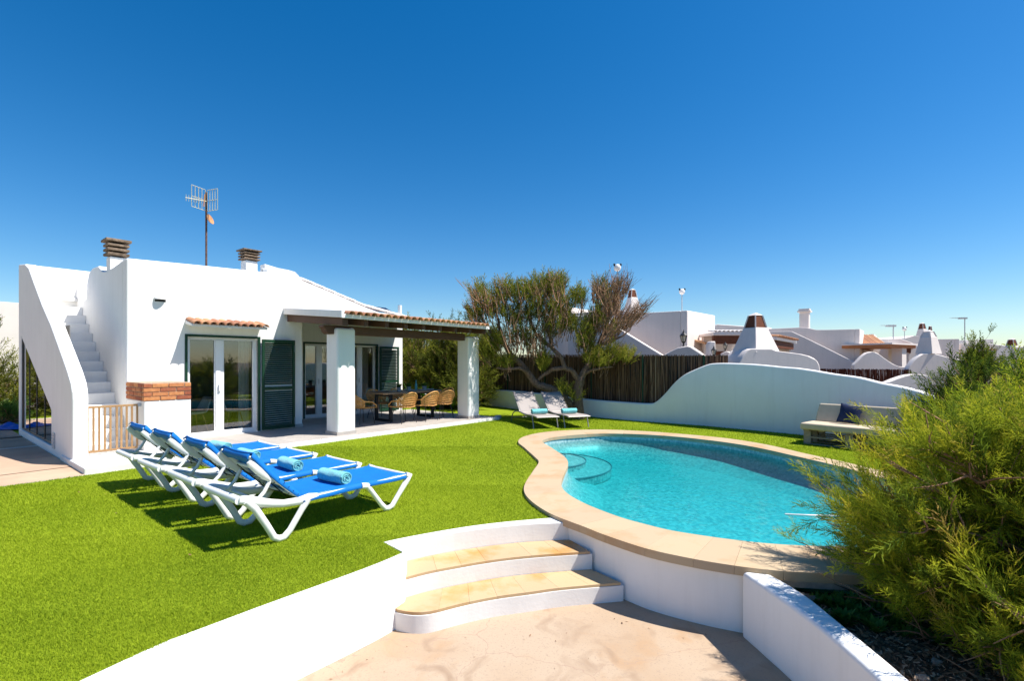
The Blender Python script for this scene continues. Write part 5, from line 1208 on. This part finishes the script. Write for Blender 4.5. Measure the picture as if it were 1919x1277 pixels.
# ------------------------------------------------------------------ flowers and strappy plants near the porch, ground cover by the planter wall
def tuft_plant(name, label, loc, n, L, w_, spread, rx, ry, cat='plant', m='leaf_ground', flowers=0, k=8):
    e = empty(name, loc, 0, label, cat); VV = []; FF = []; TT = []; b = 0; rg = np.random.default_rng(int(abs(loc[0]*100)+n))
    for i in range(k):
        V, F, T = leaf_tuft(n, L*rg.uniform(.6, 1.1), rg, w_, spread); a = rg.uniform(0, 6.28); q = math.sqrt(rg.uniform(0, 1)); V = V+np.array([rx*q*math.cos(a), ry*q*math.sin(a), 0]); VV.append(V); FF.append(F+b); TT.append(T+rg.normal(0, .12)); b += len(V)
    link('leaves', arrays_mesh('leaves', np.concatenate(VV), np.concatenate(FF), np.clip(np.concatenate(TT), 0, 1), m), e)
    for i in range(flowers):
        a = rg.uniform(0, 6.28); q = math.sqrt(rg.uniform(0, 1)); f = MB(); x, y, z = rx*q*math.cos(a), ry*q*math.sin(a)-.05, L*rg.uniform(.8, 1.25)
        for s_ in range(6): t = s_*1.047; f.add([(x, y, z), (x+.035*math.cos(t-.35), y+.035*math.sin(t-.35)*.6-.012, z+.035*math.sin(t-.35)), (x+.05*math.cos(t), y+.05*math.sin(t)*.6-.012, z+.05*math.sin(t)), (x+.035*math.cos(t+.35), y+.035*math.sin(t+.35)*.6-.012, z+.035*math.sin(t+.35))], [(0, 1, 2, 3)])
        f.build('flower', 'petal', e)
    return e
tuft_plant('daisy_bush', 'white-flowered daisy bush behind the porch floor', (-2.35, 17.3, 0), 26, .50, .03, 1.1, .75, .4, 'flowering plant', flowers=16, k=16)
tuft_plant('strap_plant', 'clump of strap leaves in front of the bushes behind the porch', (-3.3, 17.9, 0), 16, .95, .03, .5, .6, .3, k=9)
tuft_plant('strap_plant', 'grassy clump beside the daisy bush behind the porch', (-1.65, 17.9, 0), 16, .8, .03, .6, .5, .3, k=8)
tuft_plant('ground_cover', 'low green ground cover under the pool rim by the planter wall', (2.42, 3.46, -.16), 40, .10, .012, 1.4, .36, .22, k=24)
tuft_plant('ground_cover', 'thin green ground cover in the middle of the soil bed', (2.80, 3.25, -.16), 26, .08, .010, 1.4, .35, .30, k=12)
# stones in the soil bed
rs_ = random.Random(9)
for k, (x, y, r) in enumerate(((2.14, 3.70, .06), (2.22, 3.66, .05), (2.13, 3.55, .035), (2.16, 3.12, .055), (2.12, 3.02, .04), (2.2, 2.98, .03), (2.35, 3.62, .04), (2.3, 2.75, .035), (2.5, 2.9, .03), (2.12, 2.72, .045))):
    m = MB(); ph = rs_.uniform(0, 6)
    m.grid(lambda u, v: ((lambda a, b, q: (x+q*math.cos(a)*math.sin(b), y+q*.8*math.sin(a)*math.sin(b), -.16+r*.35+q*.6*math.cos(b)))(u*2*math.pi, v*math.pi, r*(1+.22*math.sin(3*u*6.28+ph)*math.sin(v*5)+.14*math.cos(2*v*6+ph)))), 12, 8)
    o = m.build('rubble_stone', 'stone', None, smooth=30)
    tag(o, ['pale rubble stone touching the pool rim at the planter wall corner', 'rounded stone under the pool rim', 'small stone by the corner of the planter wall', 'larger brown stone halfway down the soil bed', 'brown stone just below the larger one', 'small stone in the soil beside the planter wall', 'stone half hidden in the ground cover', 'stone in the bark mulch', 'small dark stone under the bush', 'stone low in the bed against the planter wall'][k], 'stone', 'rubble stones in the soil bed')
# bark mulch litter
rg = np.random.default_rng(14); nL = 14000
px = rg.uniform(2.03, 4.2, nL); py = rg.uniform(1.6, 3.7, nL); a = rg.uniform(0, 6.28, nL); l = rg.uniform(.006, .020, nL); w_ = l*rg.uniform(.15, .5, nL); zz = -.158+rg.uniform(0, .018, nL); tl_ = rg.normal(0, .012, nL)
dx, dy = np.cos(a)*l, np.sin(a)*l; ex, ey = -np.sin(a)*w_, np.cos(a)*w_
V = np.stack([np.stack([px-dx-ex, py-dy-ey, zz], 1), np.stack([px+dx-ex, py+dy-ey, zz+tl_], 1), np.stack([px+dx+ex, py+dy+ey, zz+tl_+.003], 1), np.stack([px-dx+ex, py-dy+ey, zz+.003], 1)], 1).reshape(-1, 3)
mat('mulch', (.2, .1, .05), .9, .1, tint=[(0, (.09, .05, .032)), (.6, (.30, .16, .085)), (1, (.52, .36, .24))])
o = link('bark_litter', arrays_mesh('bark_litter', V, np.arange(nL*4).reshape(-1, 4), np.repeat(rg.uniform(0, 1, nL), 4), 'mulch')); tag(o, 'brown bark litter covering the soil bed', 'litter', kind='stuff')

# ------------------------------------------------------------------ turf blades
def inside(P, poly):
    x, y = P[:, 0], P[:, 1]; r = np.zeros(len(P), bool); n = len(poly)
    for i in range(n):
        x0, y0 = poly[i]; x1, y1 = poly[i-1]; c = (y0 > y) != (y1 > y); r ^= c & (x < (x1-x0)*(y-y0)/((y1-y0) if y1 != y0 else 1e-9)+x0)
    return r
rg = np.random.default_rng(3); PP = []
for (y0, y1, dens) in ((1.6, 3.2, 24000), (3.2, 4.6, 17000), (4.6, 6.5, 9500), (6.5, 9.5, 4800), (9.5, 15, 1900)):
    xm = -1.08*y1-.3; xM = y1*1.05
    n = int((xM-xm)*(y1-y0)*dens); P = np.stack([rg.uniform(xm, xM, n), rg.uniform(y0, y1, n)], 1); P = P[np.abs(P[:, 0]) < P[:, 1]*1.1+.2]; P = P[inside(P, LAWN)]; PP.append(P)
P = np.concatenate(PP)
rel = P-C0; sN = rel@D1; nN = rel@N1
ok = ~((sN > -1.0) & (nN < 2.11+.022*np.maximum(0, sN-.3)) & (sN < 8.04)) & ~((sN <= -.95) & (nN < 2.09)); P = P[ok]
for lp in (OC,): P = P[~inside(P, lp)]
n = len(P); dist = np.linalg.norm(P, axis=1); h = rg.uniform(.012, .026, n); wd_ = .0044*np.maximum(1, dist/4.0); a = rg.uniform(0, 6.28, n); le = rg.uniform(0, .03, n)
aa = a+rg.uniform(-1, 1, n); s_ = np.stack([-np.sin(a)*wd_*.5, np.cos(a)*wd_*.5, np.zeros(n)], 1); b0 = np.stack([P[:, 0], P[:, 1], np.full(n, -.002)], 1)
V = np.stack([b0-s_, b0+s_, b0+np.stack([np.cos(aa)*le, np.sin(aa)*le, h], 1)], 1).reshape(-1, 3)
big = .10*np.sin(P[:, 0]*1.7+P[:, 1]*.6)+.10*np.sin(P[:, 1]*2.3-P[:, 0]*1.1)+.06*np.sin(P[:, 0]*5.1+P[:, 1]*4.3)
tt = np.clip(.44+rg.normal(0, .15, n)+big*1.1, 0, 1); T = np.stack([tt*.6, tt*.6, tt], 1).ravel()
o = link('turf_blades', arrays_mesh('turf_blades', V, np.arange(n*3).reshape(-1, 3), T, 'grass_blade')); tag(o, 'short bright green turf blades covering the lawn', 'grass', kind='stuff')

# ------------------------------------------------------------------ dry leaf bits blown on the terrace and lawn
rg = np.random.default_rng(19); VL = []; FL_ = []; TL = []
def bit(x, y, z, l):
    a = rg.uniform(0, 6.28); w_ = l*rg.uniform(.2, .5); b = len(VL); c, s_ = math.cos(a), math.sin(a)
    for p, q, h in ((-l, 0, 0), (0, -w_, .004), (l, 0, .006), (0, w_, .002)): VL.append((x+p*c-q*s_, y+p*s_+q*c, z+h))
    FL_.append((b, b+1, b+2, b+3)); t = rg.uniform(0, 1); TL.extend([t]*4)
for k in range(150):
    y = rg.uniform(2.2, 4.2); x = rg.uniform(-1.9, 1.8)
    if inside(np.array([[x, y]]), [(-1.95, 2.4), (-1.0, 3.72), (-.6, 3.75), (.9, 4.2), (1.7, 3.7), (1.8, 2.2)])[0]: bit(x, y, -.497, rg.uniform(.004, .013))
for k in range(60):
    y = rg.uniform(2.6, 9); x = rg.uniform(-1.0, .1)*y
    if inside(np.array([[x, y]]), LAWN)[0] and ((np.array([x, y])-C0)@N1) > 2.4: bit(x, y, .018, rg.uniform(.008, .02))
o = link('leaf_litter', arrays_mesh('leaf_litter', np.array(VL), np.array(FL_), np.array(TL), 'mulch')); tag(o, 'scattered dry leaf bits on terrace and lawn', 'litter', kind='stuff')
